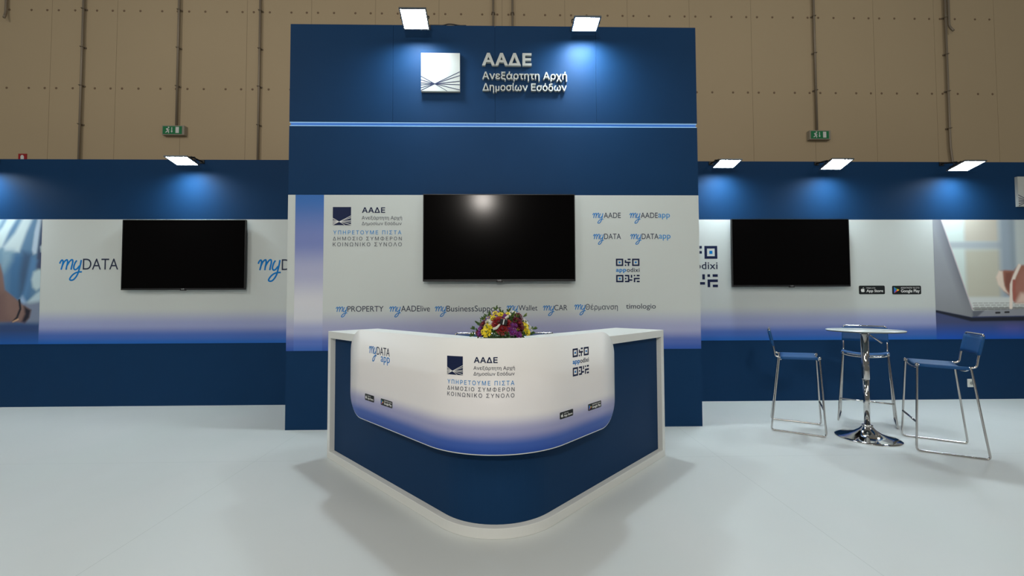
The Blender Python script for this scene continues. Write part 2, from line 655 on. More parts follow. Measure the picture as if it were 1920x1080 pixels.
def store_badge(surf, px, kind, parent):
    p = Print(surf)
    U0, V0, U1, V1 = surf.box(*px)
    asp = (U1 - U0) / (V1 - V0)

    def txt(body, a, b, c, d, wt):
        vs, fs, _ = text_shape(body, 1.0, wt)
        ua, ub = U0 + a * (U1 - U0), U0 + c * (U1 - U0)
        va, vb = V1 - d * (V1 - V0), V1 - b * (V1 - V0)
        p.mb.add([(ua + q[0] * (ub - ua), va + q[1] * (vb - va), 0.0013 + q[2] * 0.0006) for q in vs], fs, p.mi(INK_WHITE))
    p.polys(px, [rr(0, 0, 1, 1, 0.14, 4, asp)], BADGE)
    if kind == 'apple':
        p.polys(px, [[(0.145, 0.42), (0.12, 0.36), (0.09, 0.40), (0.072, 0.52), (0.085, 0.66), (0.11, 0.76), (0.145, 0.73), (0.18, 0.76), (0.205, 0.70), (0.222, 0.62), (0.20, 0.54), (0.205, 0.44), (0.216, 0.40), (0.18, 0.36)],
                     [(0.148, 0.33), (0.152, 0.26), (0.178, 0.19), (0.178, 0.27)]], INK_WHITE, 0.001)
        txt('Λήψη στο', 0.285, 0.19, 0.63, 0.37, 0.0)
        txt('App Store', 0.285, 0.45, 0.93, 0.85, 0.02)
    else:
        a, b, c, o = (0.06, 0.14), (0.06, 0.86), (0.25, 0.50), (0.155, 0.50)
        m1, m2 = (0.185, 0.375), (0.185, 0.625)
        for poly, m in (([a, o, b], PLAY[0]), ([a, m1, o], PLAY[1]), ([m1, c, m2, o], PLAY[2]), ([o, m2, b], PLAY[3])):
            p.polys(px, [poly], m, 0.001)
        txt('ΑΠΟΚΤΗΣΤΕ ΤΟ ΣΤΟ', 0.30, 0.16, 0.94, 0.33, 0.006)
        txt('Google Play', 0.30, 0.42, 0.95, 0.88, 0.02)
    return p.build('store_badge', parent)


def wordmark(surf, parent, my=None, txt=None, app=None, wt=0.0):
    p = Print(surf)
    if my:
        p.my(my, INK_BLUE)
    if txt:
        p.text(txt[0], txt[1], INK_DARK, txt[2] if len(txt) > 2 else 1.0, wt)
    if app:
        p.text('app', app, INK_SKY, 1.0, 0.004)
    return p.build('wordmark', parent)


# ------------------------------------------------------------------ the hall
HALL_Y, TOWER_Y, WALL_Y = 7.9, 4.614, 5.747
TX0, TX1, TZ = -2.372, 2.188, 4.491
WZ = 3.342


def hall():
    # floor of white sheet flooring with barely visible joints
    m = mat('white_floor', (0.68, 0.72, 0.70), 0.38, 0, 0.35)
    b = m.node_tree.nodes['Principled BSDF']
    tc, sx = N(m, 'ShaderNodeTexCoord'), N(m, 'ShaderNodeSeparateXYZ')
    LK(m, tc.outputs['Object'], sx.inputs[0])

    def joint(sock, off, step):
        a = N(m, 'ShaderNodeMath')
        a.operation = 'ADD'
        a.inputs[1].default_value = -off
        LK(m, sock, a.inputs[0])
        g = N(m, 'ShaderNodeMath')
        g.operation = 'PINGPONG'
        g.inputs[1].default_value = step / 2
        LK(m, a.outputs[0], g.inputs[0])
        c = N(m, 'ShaderNodeMath')
        c.operation = 'LESS_THAN'
        c.inputs[1].default_value = 0.0018
        LK(m, g.outputs[0], c.inputs[0])
        return c.outputs[0]
    j = N(m, 'ShaderNodeMath')
    j.operation = 'MAXIMUM'
    LK(m, joint(sx.outputs['X'], -2.17, 4.07), j.inputs[0])
    LK(m, joint(sx.outputs['Y'], 3.72, 5.0), j.inputs[1])
    nz, mx, mj = N(m, 'ShaderNodeTexNoise'), N(m, 'ShaderNodeMixRGB'), N(m, 'ShaderNodeMixRGB')
    nz.inputs['Scale'].default_value = 1.3
    nz.inputs['Detail'].default_value = 4
    LK(m, tc.outputs['Object'], nz.inputs['Vector'])
    LK(m, nz.outputs['Fac'], mx.inputs[0])
    mx.inputs[1].default_value = (0.61, 0.65, 0.635, 1)
    mx.inputs[2].default_value = (0.66, 0.69, 0.675, 1)
    LK(m, j.outputs[0], mj.inputs[0])
    LK(m, mx.outputs[0], mj.inputs[1])
    mj.inputs[2].default_value = (0.50, 0.54, 0.52, 1)
    LK(m, mj.outputs[0], b.inputs['Base Color'])
    fl = MB().box((-28, -16, -0.1), (28, 12, 0)).build('floor', m)
    tag(fl, kind='structure')

    # beige sheet-metal hall wall: upright panels with thin joints, two rows of fixing screws
    wm = noisy(mat('beige_wall_panel', (0.50, 0.395, 0.255), 0.6, 0, 0.2), 0.5, 0.05)
    bk = mat('wall_joint', (0.25, 0.195, 0.125), 0.8)
    w = MB()
    s0, step = -8.534, 1.2165
    for k in range(-14, 28):
        x = s0 + k * step
        w.box((x + 0.003, HALL_Y, 0), (x + step - 0.003, HALL_Y + 0.06, 9.5), 0)
    w.box((s0 - 14 * step, HALL_Y + 0.003, 0), (s0 + 28 * step, HALL_Y + 0.1, 9.5), 1)
    wo = tag(w.build('wall_back', [wm, bk]), kind='structure')
    sc = MB()
    for z in (3.93, 5.43, 6.93):
        for k in range(-1, 15):
            for fr in (0.10, 0.35, 0.685, 0.925):
                x = s0 + (k + fr) * step
                prof = [(0.022, 0), (0.020, 0.003), (0.011, 0.0045)]
                t = MB().lathe(prof, (0, 0, 0), 10)
                sc.add([(x + p[0], HALL_Y - p[2], z + p[1]) for p in t.v], [tuple(reversed(f)) for f in t.f], 0, True)
    tag(sc.build('screw_heads', mat('rusty_screw', (0.20, 0.13, 0.075), 0.6), wo), kind='stuff')


hall()

GALV = mat('painted_conduit', (0.27, 0.225, 0.17), 0.45, 0.3, 0.4)


def conduit(px, z0, z1, label, hook=False, kink=None):
    x = at(px, 130, HALL_Y).x
    y = HALL_Y - 0.05
    t = thing('conduit_pipe', label, 'pipe', (x, y, z0), 0, 'conduits on the hall wall')
    pts = [(0, 0, 0), (0, 0, z1 - z0)]
    if hook:
        pts = rounded([(0.03, -0.05, -0.12), (0.0, 0, 0), (0, 0, z1 - z0)], 0.06)
    if kink:
        pts = rounded([(kink, 0, 0), (kink, 0, 0.4), (0, 0, 1.35), (0, 0, z1 - z0)], 0.15)
    MB().tube(pts, 0.020, 10).build('pipe', GALV, t)
    for k in range(8):
        z = 6.93 - 0.735 * k
        if z0 + 0.3 < z < z1 - 0.05:
            b = MB().tube([(-0.026, 0.02, 0), (-0.023, -0.026, 0), (0.023, -0.026, 0), (0.026, 0.02, 0)], 0.007, 6)
            b.box((-0.04, 0.026, -0.012), (0.04, 0.045, 0.012))
            b.v = [(p[0], p[1], p[2] + z - z0) for p in b.v]
            b.build('clip', GALV, t)
    return t


conduit(13, 6.83, 9.2, 'short conduit ending in a bent elbow near the top left corner', hook=True)
conduit(158, 3.0, 9.2, 'grey conduit left of the one feeding the left exit sign')
conduit(337, 4.70, 9.2, 'grey conduit coming down onto the left green exit sign')
conduit(489, 3.0, 9.2, 'grey conduit just left of the tall blue tower')
conduit(925, 3.0, 9.2, 'left one of two close conduits between the tower floodlights')
conduit(961, 3.0, 9.2, 'right one of two close conduits between the tower floodlights')
conduit(1525, 4.66, 9.2, 'grey conduit coming down onto the right green exit sign')
conduit(1771, 3.0, 9.2, 'long conduit with a kink above the rightmost floodlight', kink=0.11)
conduit(1777.5, 6.75, 9.2, 'short conduit ending in a bent elbow beside the kinked conduit', hook=True)


def exit_sign(x, z, label):
    t = thing('exit_sign', label, 'sign', (x, HALL_Y, z), 0, 'green exit signs on the hall wall')
    MB().box((-0.205, -0.085, -0.09), (0.205, 0, 0.09)).build('housing', mat('sign_housing', (0.33, 0.30, 0.24), 0.5), t, 0.006)
    MB().box((-0.185, -0.089, -0.075), (0.165, -0.0845, 0.072)).build('green_face', mat('sign_green', (0.01, 0.20, 0.07), 0.35), t)
    w = MB()

    def pg(pts):
        q = MB().prism(pts, 0.0892, 0.0902)
        w.add([(p[0], -p[2], p[1]) for p in q.v], [tuple(reversed(f)) for f in q.f])
    # running person, arrow, doorway
    pg(blob(-0.078, 0.048, 0.014, 0.014, 10))
    pg([(-0.125, 0.030), (-0.09, 0.034), (-0.075, 0.012), (-0.095, -0.012), (-0.118, 0.004)])
    pg([(-0.10, -0.008), (-0.075, -0.004), (-0.066, -0.03), (-0.07, -0.058), (-0.086, -0.058), (-0.082, -0.032)])
    pg([(-0.102, -0.010), (-0.09, -0.028), (-0.124, -0.05), (-0.142, -0.044), (-0.118, -0.026)])
    pg([(-0.084, 0.022), (-0.058, 0.008), (-0.062, 0.0), (-0.086, 0.010)])
    pg([(-0.026, 0.052), (-0.012, 0.052), (-0.012, -0.02), (-0.026, -0.02)])
    pg([(-0.04, -0.02), (0.002, -0.02), (-0.019, -0.05)])
    pg([(0.05, 0.058), (0.112, 0.058), (0.112, -0.056), (0.05, -0.056)])
    w.build('pictogram', INK_WHITE, t)
    return t


exit_sign(-6.164, 4.605, 'green exit sign above the left screen, on the beige wall')
exit_sign(6.096, 4.57, 'green exit sign above the right screen, on the beige wall')

p = at(43, 300, HALL_Y)
fs = thing('fire_extinguisher_sign', 'small red sign peeking over the left blue wall', 'sign', (p.x, HALL_Y, p.z))
MB().box((-0.075, -0.012, -0.12), (0.075, 0, 0.115)).build('plate', mat('sign_red', (0.36, 0.015, 0.02), 0.4), fs)
q = MB().prism([(-0.02, 0.09), (0.012, 0.09), (0.03, 0.06), (0.03, -0.09), (-0.03, -0.09), (-0.03, 0.03), (-0.035, 0.055)], 0.0122, 0.0132)
MB().add([(a[0], -a[2], a[1]) for a in q.v], [tuple(reversed(f)) for f in q.f]).build('pictogram', INK_WHITE, fs)

# ------------------------------------------------------------------ tower
E_W = (0.585, 0.63, 0.61)
LAV = (0.44, 0.46, 0.64)
ROYAL = (0.045, 0.10, 0.42)


def tower():
    t = thing('exhibition_tower', 'tall navy blue tower with white graphic band behind the reception counter', 'exhibition stand', ((TX0 + TX1) / 2, TOWER_Y, 0))
    o = Vector(t.location)
    back = WALL_Y - 0.03

    def B(mb, name, mats, bevel=0, parent=t):
        mb.v = [(p[0] - o.x, p[1] - o.y, p[2] - o.z) for p in mb.v]
        return mb.build(name, mats, parent, bevel)
    z_lo, z_hi = 3.336, 3.386
    B(MB().box((TX0, TOWER_Y, 0), (TX1, back, z_lo)), 'lower_body', NAVY)
    hd = MB()
    wd = (TX1 - TX0) / 4
    for k in range(4):
        hd.box((TX0 + k * wd + 0.0012 * (k > 0), TOWER_Y, z_hi), (TX0 + (k + 1) * wd - 0.0012 * (k < 3), TOWER_Y + 0.02, TZ))
    hd.box((TX0, TOWER_Y + 0.0203, z_hi), (TX1, back, TZ))
    B(hd, 'header', NAVY)
    B(MB().box((TX0 + 0.01, TOWER_Y + 0.05, z_lo + 0.0005), (TX1 - 0.01, back - 0.05, z_hi - 0.0005)), 'recess', NAVY)
    B(MB().box((TX0 + 0.012, TOWER_Y + 0.012, z_lo + 0.012), (TX1 - 0.012, TOWER_Y + 0.049, z_hi - 0.012)), 'light_strip', mat('led_strip_blue', (0.02, 0.1, 0.3), 0.4, 0, 0.3, (0.05, 0.21, 0.72), 0.42))
    e = MB()
    for z in (z_lo + 0.006, z_hi - 0.006):
        e.box((TX0 + 0.004, TOWER_Y + 0.004, z - 0.0055), (TX1 - 0.004, TOWER_Y + 0.04, z + 0.0055))
    B(e, 'strip_edges', mat('led_strip_edge', (0.2, 0.4, 0.6), 0.4, 0, 0.3, (0.34, 0.60, 1.0), 0.33))

    # printed band
    z0, z1 = 0.853, 2.566
    blue_up = [(0.0, (0.03, 0.10, 0.42)), (0.05, (0.09, 0.15, 0.46)), (0.13, (0.38, 0.40, 0.60)), (0.27, E_W), (1.0, E_W)]
    pm = ramp_mat('tower_print', z0, z1, blue_up)
    gp = MB().box((TX0 + 0.001, TOWER_Y - 0.004, z0), (TX1 - 0.001, TOWER_Y - 0.0002, z1))
    gp.v = [(p[0] - o.x, p[1] - o.y, p[2]) for p in gp.v]
    gp = gp.build('graphic_panel', pm, t)
    sm = ramp_mat('tower_stripe_print', z0, z1, [(0.0, (0.045, 0.14, 0.50)), (0.05, (0.10, 0.18, 0.54)), (0.13, (0.36, 0.40, 0.64)), (0.22, (0.64, 0.66, 0.72)), (0.30, (0.66, 0.67, 0.72)), (0.50, (0.42, 0.44, 0.62)), (0.70, (0.19, 0.24, 0.52)), (1.0, (0.035, 0.15, 0.46))])
    yf = TOWER_Y - 0.004
    xa, xb = at(552.5, 500, yf).x, at(606, 500, yf).x
    st = MB().box((xa, yf - 0.0015, z0 + 0.0005), (xb, yf - 0.0002, z1 - 0.0005))
    st.v = [(p[0] - o.x, p[1] - o.y, p[2]) for p in st.v]
    st.build('printed_stripe', sm, gp)

    class TF(Flat):
        def to_world(self, u, v, h):
            return (u - o.x, self.Y - h - o.y, v)
    s = TF(yf)
    agency_print(s, gp, (624, 388.2, 658.2, 422.2), (678.7, 388.7, 722.2, 399.1), (678.3, 404.8, 753.7, 413.4), (678.3, 415.7, 753.3, 423.6),
                 [(624.8, 432, 752.6, 439.5), (624.1, 443.7, 753.3, 450.9), (624.1, 454.4, 753.3, 461.9)])
    wordmark(s, gp, (1110.8, 399.3, 1131.7, 419.1), ('AADE', (1131.9, 398.7, 1163.9, 408.7)))
    wordmark(s, gp, (1180.1, 399.3, 1201.4, 419.1), ('AADE', (1201.2, 398.7, 1233.3, 408.7)), (1234.1, 400.8, 1256, 411.3))
    wordmark(s, gp, (1112, 438.8, 1132.6, 458.7), ('DATA', (1132.8, 438.1, 1164.2, 448.3)))
    wordmark(s, gp, (1181.6, 438.8, 1203.2, 458.7), ('DATA', (1203.2, 438.1, 1234.8, 448.3)), (1235.5, 440.1, 1257.2, 451))
    receipt_mark(s, (1155, 485, 1199.1, 529.2), gp)
    wordmark(s, gp, (629.5, 575.1, 651.8, 594.9), ('PROPERTY', (651.5, 573.8, 719.2, 584.4)))
    wordmark(s, gp, (729.7, 574.6, 752, 594.9), ('AADElive', (752, 573.1, 806.1, 584.1)))
    wordmark(s, gp, (815.1, 574.3, 837.4, 594), ('BusinessSupport', (837.1, 572.9, 940, 587.5)))
    wordmark(s, gp, (949.7, 572.8, 972, 592.5), ('Wallet', (972, 572.2, 1007.7, 582.3)))
    wordmark(s, gp, (1017.8, 572.8, 1040, 592.3), ('CAR', (1039.2, 571.7, 1063.8, 581.9)))
    wordmark(s, gp, (1076.7, 570.9, 1098.6, 590.9), ('Θέρμανση', (1097.8, 569.7, 1158.3, 583.4)))
    wordmark(s, gp, None, ('timologio', (1173.9, 569.1, 1229.5, 581.9)))

    # raised sign on the header
    hs = TF(TOWER_Y)
    raised_emblem(hs, (790.6, 102.8, 862.8, 173.9), t)
    for body, bx, sp, wt in (('ΑΑΔΕ', (903.9, 102.2, 996.4, 125.6), 1.12, 0.035), ('Ανεξάρτητη Αρχή', (904.5, 136.9, 1062.5, 154.8), 1.0, 0.012), ('Δημοσίων Εσόδων', (905, 158.3, 1062, 176.3), 1.0, 0.012)):
        p = Print(hs, 0.0, 0.03)
        p.text(body, bx, FOAM, sp, wt)
        p.build('raised_lettering', t)
    return t


def raised_emblem(surf, px, parent):
    p = Print(surf, 0.0, 0.035)
    p.rects(px, [(0, 0, 1, 1)], FOAM)
    e = p.build('raised_emblem', parent)
    p = Print(surf, 0.0352, 0.0358)
    for k, w in enumerate(emblem_rays(0.009, 0.0095)):
        p.polys(px, [w], INK_NAVY, 0.00003 * k)
    p.polys(px, [[(0.26, 0.77), (0.355, 0.805), (0.26, 0.85)], [(0.355, 0.805), (0.45, 0.785), (0.43, 0.83)]], INK_NAVY, 0.0007)
    p.build('emblem_lines', e)
    return e


TOWER = tower()


# ------------------------------------------------------------------ printed photographs
def sdf_poly(pts, X, Y):
    d = np.full(X.shape, 1e9)
    s = np.ones(X.shape)
    n = len(pts)
    j = n - 1
    for i in range(n):
        xi, yi = pts[i]
        xj, yj = pts[j]
        ex, ey = xj - xi, yj - yi
        wx, wy = X - xi, Y - yi
        t = np.clip((wx * ex + wy * ey) / (ex * ex + ey * ey + 1e-12), 0, 1)
        bx, by = wx - ex * t, wy - ey * t
        d = np.minimum(d, bx * bx + by * by)
        c1, c2, c3 = Y >= yi, Y < yj, ex * wy > ey * wx
        flip = (c1 & c2 & c3) | (~c1 & ~c2 & ~c3)
        s = np.where(flip, -s, s)
        j = i
    return s * np.sqrt(d)


class Paint:
    def __init__(self, X, Y, k):
        self.X, self.Y, self.k = X, Y, k
        self.c = np.zeros(X.shape + (3,))
        self.soft = 1.0

    def col(self, c):
        return np.array([min(0.9, lin(v) * self.k) for v in c])

    def fill(self, c):
        self.c[:] = self.col(c)

    def mix(self, c, a):
        self.c = self.c * (1 - a[..., None]) + self.col(c) * a[..., None]

    def poly(self, pts, c, soft=8.0, op=1.0):
        a = np.clip(0.5 - sdf_poly(pts, self.X, self.Y) / (soft * self.soft), 0, 1)
        a = a * a * (3 - 2 * a)
        self.mix(c, a * op)

    def band(self, v, a, b, soft):
        return np.clip((v - a) / soft + 0.5, 0, 1) * np.clip((b - v) / soft + 0.5, 0, 1)

    def line(self, pts, w, c, soft=6.0, op=1.0):
        d = np.full(self.X.shape, 1e9)
        for (x0, y0), (x1, y1) in zip(pts, pts[1:]):
            ex, ey = x1 - x0, y1 - y0
            t = np.clip(((self.X - x0) * ex + (self.Y - y0) * ey) / (ex * ex + ey * ey), 0, 1)
            d = np.minimum(d, np.hypot(self.X - x0 - ex * t, self.Y - y0 - ey * t))
        a = np.clip((w / 2 - d) / soft + 0.5, 0, 1)
        self.mix(c, a * op)


def photo_mesh(name, px0, px1, py0, py1, Y, fn, nx, ny, parent, o):
    """flat printed sheet whose ink colour is set per vertex; fn(Xpix, Ypix) -> colours"""
    x0, x1 = at(px0, 500, Y).x, at(px1, 500, Y).x
    xm = (px0 + px1) / 2
    z1, z0 = py1, py0
    gx, gz = np.linspace(0, 1, nx), np.linspace(0, 1, ny)
    GX, GZ = np.meshgrid(gx, gz)
    PX = px0 + (px1 - px0) * GX
    PY = PYTOP[0] + (PYTOP[1] - PYTOP[0]) * (1 - GZ)
    col = fn(PX, PY)
    vs = np.stack([x0 + (x1 - x0) * GX - o.x, np.full(GX.shape, Y - o.y), z0 + (z1 - z0) * GZ], -1).reshape(-1, 3)
    idx = np.arange(nx * ny).reshape(ny, nx)
    fs = np.stack([idx[:-1, :-1], idx[:-1, 1:], idx[1:, 1:], idx[1:, :-1]], -1).reshape(-1, 4)
    me = bpy.data.meshes.new(name)
    me.from_pydata(vs.tolist(), [], fs.tolist())
    ca = me.color_attributes.new('print_ink', 'FLOAT_COLOR', 'POINT')
    rgba = np.concatenate([col.reshape(-1, 3), np.ones((nx * ny, 1))], 1)
    ca.data.foreach_set('color', rgba.astype(np.float32).ravel())
    me.materials.append(colour_attr_mat('photo_print'))
    ob = bpy.data.objects.new(name, me)
    C.objects.link(ob)
    ob.parent = parent
    return ob


PYTOP = [412.0, 640.0]


def laptop_photo(PX, PY):
    X, Y = (PX - 1740) * 778 / 180, (PY - 400) * 1080 / 250
    p = Paint(X, Y, 1.4)
    p.fill((176, 186, 184))
    p.mix((184, 198, 194), p.band(X, 60, 300, 30))
    p.mix((176, 172, 160), p.band(X, 305, 580, 40) * p.band(Y, -50, 232, 30))
    p.mix((172, 172, 158), p.band(X, 305, 590, 40) * p.band(Y, 300, 700, 50))
    p.mix((148, 158, 166), p.band(Y, 236, 290, 30) * p.band(X, 100, 620, 40) * 0.8)
    p.mix((138, 152, 164), p.band(X, 585, 720, 60))
    p.mix((128, 142, 152), p.band(X, 670, 710, 40) * 0.7)
    p.mix((170, 180, 180), p.band(X, 725, 2000, 40))
    # deck and keys
    p.poly([(320, 695), (1200, 690), (1200, 800), (345, 812)], (186, 192, 190), 30)
    for r in range(4):
        y = 742 + r * 17
        for k in range(40):
            x = 352 + r * 6 + k * (44 + r * 3)
            p.line([(x, y), (x + 30 + r * 2, y)], 7 + r, (120, 122, 120), 6, 0.75)
    p.poly([(335, 780), (1200, 770), (1200, 800), (360, 802)], (96, 98, 96), 10, 0.7)
    # hand
    p.soft = 1.6
    p.poly([(550, 540), (575, 480), (620, 470), (690, 474), (730, 430), (1100, 410), (1100, 745), (690, 742), (645, 680), (600, 640)], (142, 96, 82), 16)
    p.poly([(545, 530), (570, 475), (600, 480), (605, 560), (620, 630), (640, 665), (600, 640), (560, 590)], (206, 192, 178), 14)
    p.poly([(620, 490), (680, 485), (660, 590), (648, 640), (615, 600)], (116, 74, 64), 20)
    p.poly([(760, 480), (1100, 470), (1100, 680), (720, 700), (690, 620)], (150, 104, 92), 40)
    p.line([(738, 432), (695, 520), (668, 590), (662, 680), (655, 780)], 26, (214, 200, 190), 12)
    p.line([(690, 560), (685, 640), (690, 720)], 26, (150, 88, 78), 14)
    p.poly([(705, 720), (740, 660), (1100, 690), (1100, 745), (700, 745)], (206, 186, 174), 30, 0.8)
    # lid
    p.soft = 1.0
    p.poly([(-60, 40), (118, 40), (348, 800), (342, 860), (60, 802), (-60, 790)], (132, 136, 142), 4)
    g = np.clip((X - (20 + 0.30 * Y)) / 120, 0, 1)
    lid = np.clip(0.5 - sdf_poly([(-60, 40), (118, 40), (348, 800), (342, 860), (60, 802), (-60, 790)], X, Y) / 4, 0, 1)
    p.mix((76, 80, 92), lid * g * 0.85)
    p.mix((120, 124, 128), lid * np.clip((Y - 600) / 250, 0, 1) * 0.9)
    p.line([(118, 40), (345, 795)], 8, (176, 168, 172), 6)
    # base edge
    p.poly([(346, 806), (1200, 776), (1200, 838), (346, 856)], (128, 132, 140), 5)
    p.poly([(346, 806), (440, 803), (380, 856), (340, 856)], (70, 74, 84), 20, 0.8)
    for cx, cy in ((548, 822), (622, 818)):
        p.line([(cx - 14, cy), (cx + 14, cy - 1)], 15, (34, 36, 42), 4)
    # table and its blue wash
    tb = [(-60, 795), (62, 800), (340, 858), (346, 852), (1200, 840), (1200, 1200), (-60, 1200)]
    p.poly(tb, (62, 70, 104), 5)
    p.poly([(-60, 795), (62, 800), (340, 860), (1200, 845), (1200, 885), (330, 892), (62, 820)], (28, 32, 44), 16)
    under = np.clip(0.5 - sdf_poly(tb, X, Y) / 6, 0, 1)
    p.mix((96, 84, 130), under * p.band(X, 560, 760, 120) * np.clip((Y - 890) / 60, 0, 1) * 0.7)
    p.mix((16, 74, 164), under * np.clip((Y - 900) / 130, 0, 1))
    return p.c


def shirt_photo(PX, PY):
    X, Y = PX * 389 / 90, (PY - 400) * 1080 / 250
    p = Paint(X, Y, 1.1)
    p.soft = 2.2
    p.fill((98, 134, 166))
    p.mix((70, 112, 152), p.band(X, 60, 260, 80) * np.clip((Y - 280) / 80, 0, 1))
    for x in (-700, -560, -420, -280, -140):
        p.poly([(x + 60, 40), (x + 150, 40), (x - 10, 330), (x - 90, 330)], (190, 212, 216), 30)
    p.poly([(50, 35), (125, 35), (60, 150), (10, 270), (-60, 330), (-60, 200), (10, 110)], (196, 214, 216), 18)
    p.poly([(175, 35), (255, 35), (205, 150), (150, 310), (30, 310), (20, 270), (110, 160)], (196, 214, 218), 20)
    p.poly([(295, 35), (338, 35), (315, 140), (296, 320), (262, 335), (254, 290), (270, 150)], (178, 198, 214), 12)
    p.poly([(322, 60), (345, 40), (345, 460), (300, 460), (285, 420), (305, 260)], (66, 78, 104), 16)
    p.poly([(320, 270), (345, 240), (345, 320), (326, 310)], (190, 206, 212), 10)
    p.poly([(0, 300), (100, 300), (90, 380), (30, 470), (0, 430)], (132, 164, 182), 40)
    p.poly([(185, 310), (260, 330), (235, 440), (205, 620), (165, 660), (160, 480)], (66, 92, 122), 30)
    p.poly([(255, 350), (300, 380), (265, 520), (215, 690), (185, 680), (215, 560)], (86, 128, 170), 24)
    p.poly([(272, 470), (310, 450), (345, 450), (345, 590), (300, 615), (270, 590), (258, 530)], (180, 202, 208), 18)
    p.poly([(225, 710), (300, 640), (345, 610), (345, 710), (270, 745), (235, 740)], (176, 200, 210), 16)
    p.poly([(165, 690), (190, 660), (230, 720), (200, 730)], (150, 178, 208), 20)
    p.poly([(200, 720), (345, 700), (345, 880), (215, 880)], (120, 132, 154), 24)
    # wrist, hand and bracelet
    p.poly([(-900, 300), (0, 405), (25, 490), (45, 610), (150, 690), (200, 730), (262, 770), (250, 830), (215, 875), (120, 862), (-900, 890)], (128, 104, 98), 12)
    p.poly([(-900, 640), (40, 640), (60, 800), (120, 870), (-900, 880)], (112, 90, 88), 50, 0.8)
    p.poly([(205, 740), (262, 770), (250, 830), (215, 872), (190, 860), (215, 800)], (36, 36, 48), 14)
    p.line([(165, 690), (176, 760), (150, 830), (120, 860)], 17, (34, 36, 46), 8)
    p.line([(120, 862), (160, 842)], 12, (196, 160, 126), 8)
    # table
    p.poly([(-900, 872), (345, 872), (345, 1200), (-900, 1200)], (50, 72, 116), 26)
    p.mix((16, 92, 176), np.clip((Y - 930) / 130, 0, 1))
    return p.c


# ------------------------------------------------------------------ side walls
class LF(Flat):
    def __init__(self, Y, o):
        self.Y, self.o = Y, o

    def to_world(self, u, v, h):
        return (u - self.o.x, self.Y - h - self.o.y, v)


def side_wall(x0, x1, label, bz0, bz1):
    t = thing('exhibition_wall', label, 'exhibition stand', ((x0 + x1) / 2, WALL_Y, 0))
    t['kind'] = 'thing'
    o = Vector(t.location)
    MB().box((x0 - o.x, 0, 0), (x1 - o.x, 0.1, WZ)).build('wall_body', NAVY, t)
    blue_up = [(0.0, (0.012, 0.13, 0.50)), (0.06, (0.07, 0.15, 0.48)), (0.15, (0.34, 0.38, 0.62)), (0.29, E_W), (1.0, E_W)]
    g = MB().box((x0 - o.x, -0.004, bz0), (x1 - o.x, -0.0002, bz1)).build('graphic_panel', ramp_mat('wall_print', bz0, bz1, blue_up), t)
    return t, g, o


BZ1 = (at(300, 411, WALL_Y).z + at(1650, 412.5, WALL_Y).z) / 2
BZ0 = (at(150, 643.5, WALL_Y).z + at(1650, 638, WALL_Y).z) / 2
LWALL, LG, LO = side_wall(-8.3, TX0 + 0.1, 'navy wall with white band and shirt photograph, left of the tower', BZ0, BZ1)
YF = WALL_Y - 0.004
ls = LF(YF, LO)
photo_mesh('printed_photo', (-8.29 - at(0, 500, YF).x) / (at(78, 500, YF).x - at(0, 500, YF).x) * 78.0, 76.5, BZ0 + 0.001, BZ1 - 0.001, YF - 0.001, shirt_photo, 240, 240, LG, LO)
wordmark(ls, LG, (110.2, 486.2, 154.8, 526.5), ('DATA', (155.5, 484.9, 221.9, 505.5)))
wordmark(ls, LG, (482.7, 486.2, 527.5, 528.4), ('DATA', (528.3, 486, 594.7, 506.5)))

RWALL, RG, RO = side_wall(TX1 - 0.1, 8.9, 'navy wall with white band and laptop photograph, right of the tower', BZ0, BZ1)
rs_ = LF(YF, RO)
photo_mesh('printed_photo', 1751.5, 2060, BZ0 + 0.001, BZ1 - 0.001, YF - 0.001, laptop_photo, 330, 240, RG, RO)
receipt_mark(rs_, (1268.2, 461.1, 1345.4, 538.6), RG)
store_badge(rs_, (1610.4, 535.5, 1659, 551.7), 'apple', RG)
store_badge(rs_, (1672.7, 535.7, 1727, 551.9), 'play', RG)
raised_emblem(LF(WALL_Y, RO), (1903.2, 332.5, 1959.5, 388), RWALL)


# ------------------------------------------------------------------ screens
def screen(x0, y0, x1, y1, wall, label, gap=0.075):
    Y = wall - gap
    a, b = at(x0, (y0 + y1) / 2, Y), at(x1, (y0 + y1) / 2, Y)
    zt, zb = at((x0 + x1) / 2, y0, Y).z, at((x0 + x1) / 2, y1, Y).z
    cx, cz = (a.x + b.x) / 2, (zt + zb) / 2
    w, h = (b.x - a.x) / 2, (zt - zb) / 2
    t = thing('television', label, 'television', (cx, wall, cz), 0, 'flat screens on the stand walls')
    fr = MB()
    e, c = 0.009, 0.022
    y0_, y1_ = -gap, -gap + 0.035
    fr.box((-w, y0_, h - e), (w, y1_, h))
    fr.box((-w, y0_, -h), (w, y1_, -h + c))
    fr.box((-w, y0_, -h + c), (-w + e, y1_, h - e))
    fr.box((w - e, y0_, -h + c), (w, y1_, h - e))
    fr.build('bezel', TVPLASTIC, t, 0.002)
    MB().box((-w + e, y0_ + 0.004, -h + c), (w - e, y1_ - 0.004, h - e)).build('screen', TVSCREEN, t)
    MB().box((-w + 0.03, y1_ - 0.003, -h + 0.03), (w - 0.03, y1_ + 0.012, h - 0.03)).build('back_cover', TVPLASTIC, t)
    MB().box((-0.22, y1_ + 0.0121, -0.2), (0.22, -0.004, 0.2)).build('wall_mount', BLACKM, t)
    MB().box((-0.035, y0_ - 0.001, -h - 0.009), (0.035, y0_ + 0.02, -h + 0.0005)).build('sensor_tab', TVPLASTIC, t)
    vs, fsx, asp = text_shape('LG', 1.0, 0.02)
    q = MB().add([(-0.018 + p[0] * 0.036, y0_ - 0.0003 - p[2] * 0.0008, -h + 0.003 + p[1] * 0.016) for p in vs], fsx)
    q.build('maker_mark', mat('silver_print', (0.4, 0.4, 0.4), 0.4), t)
    return t


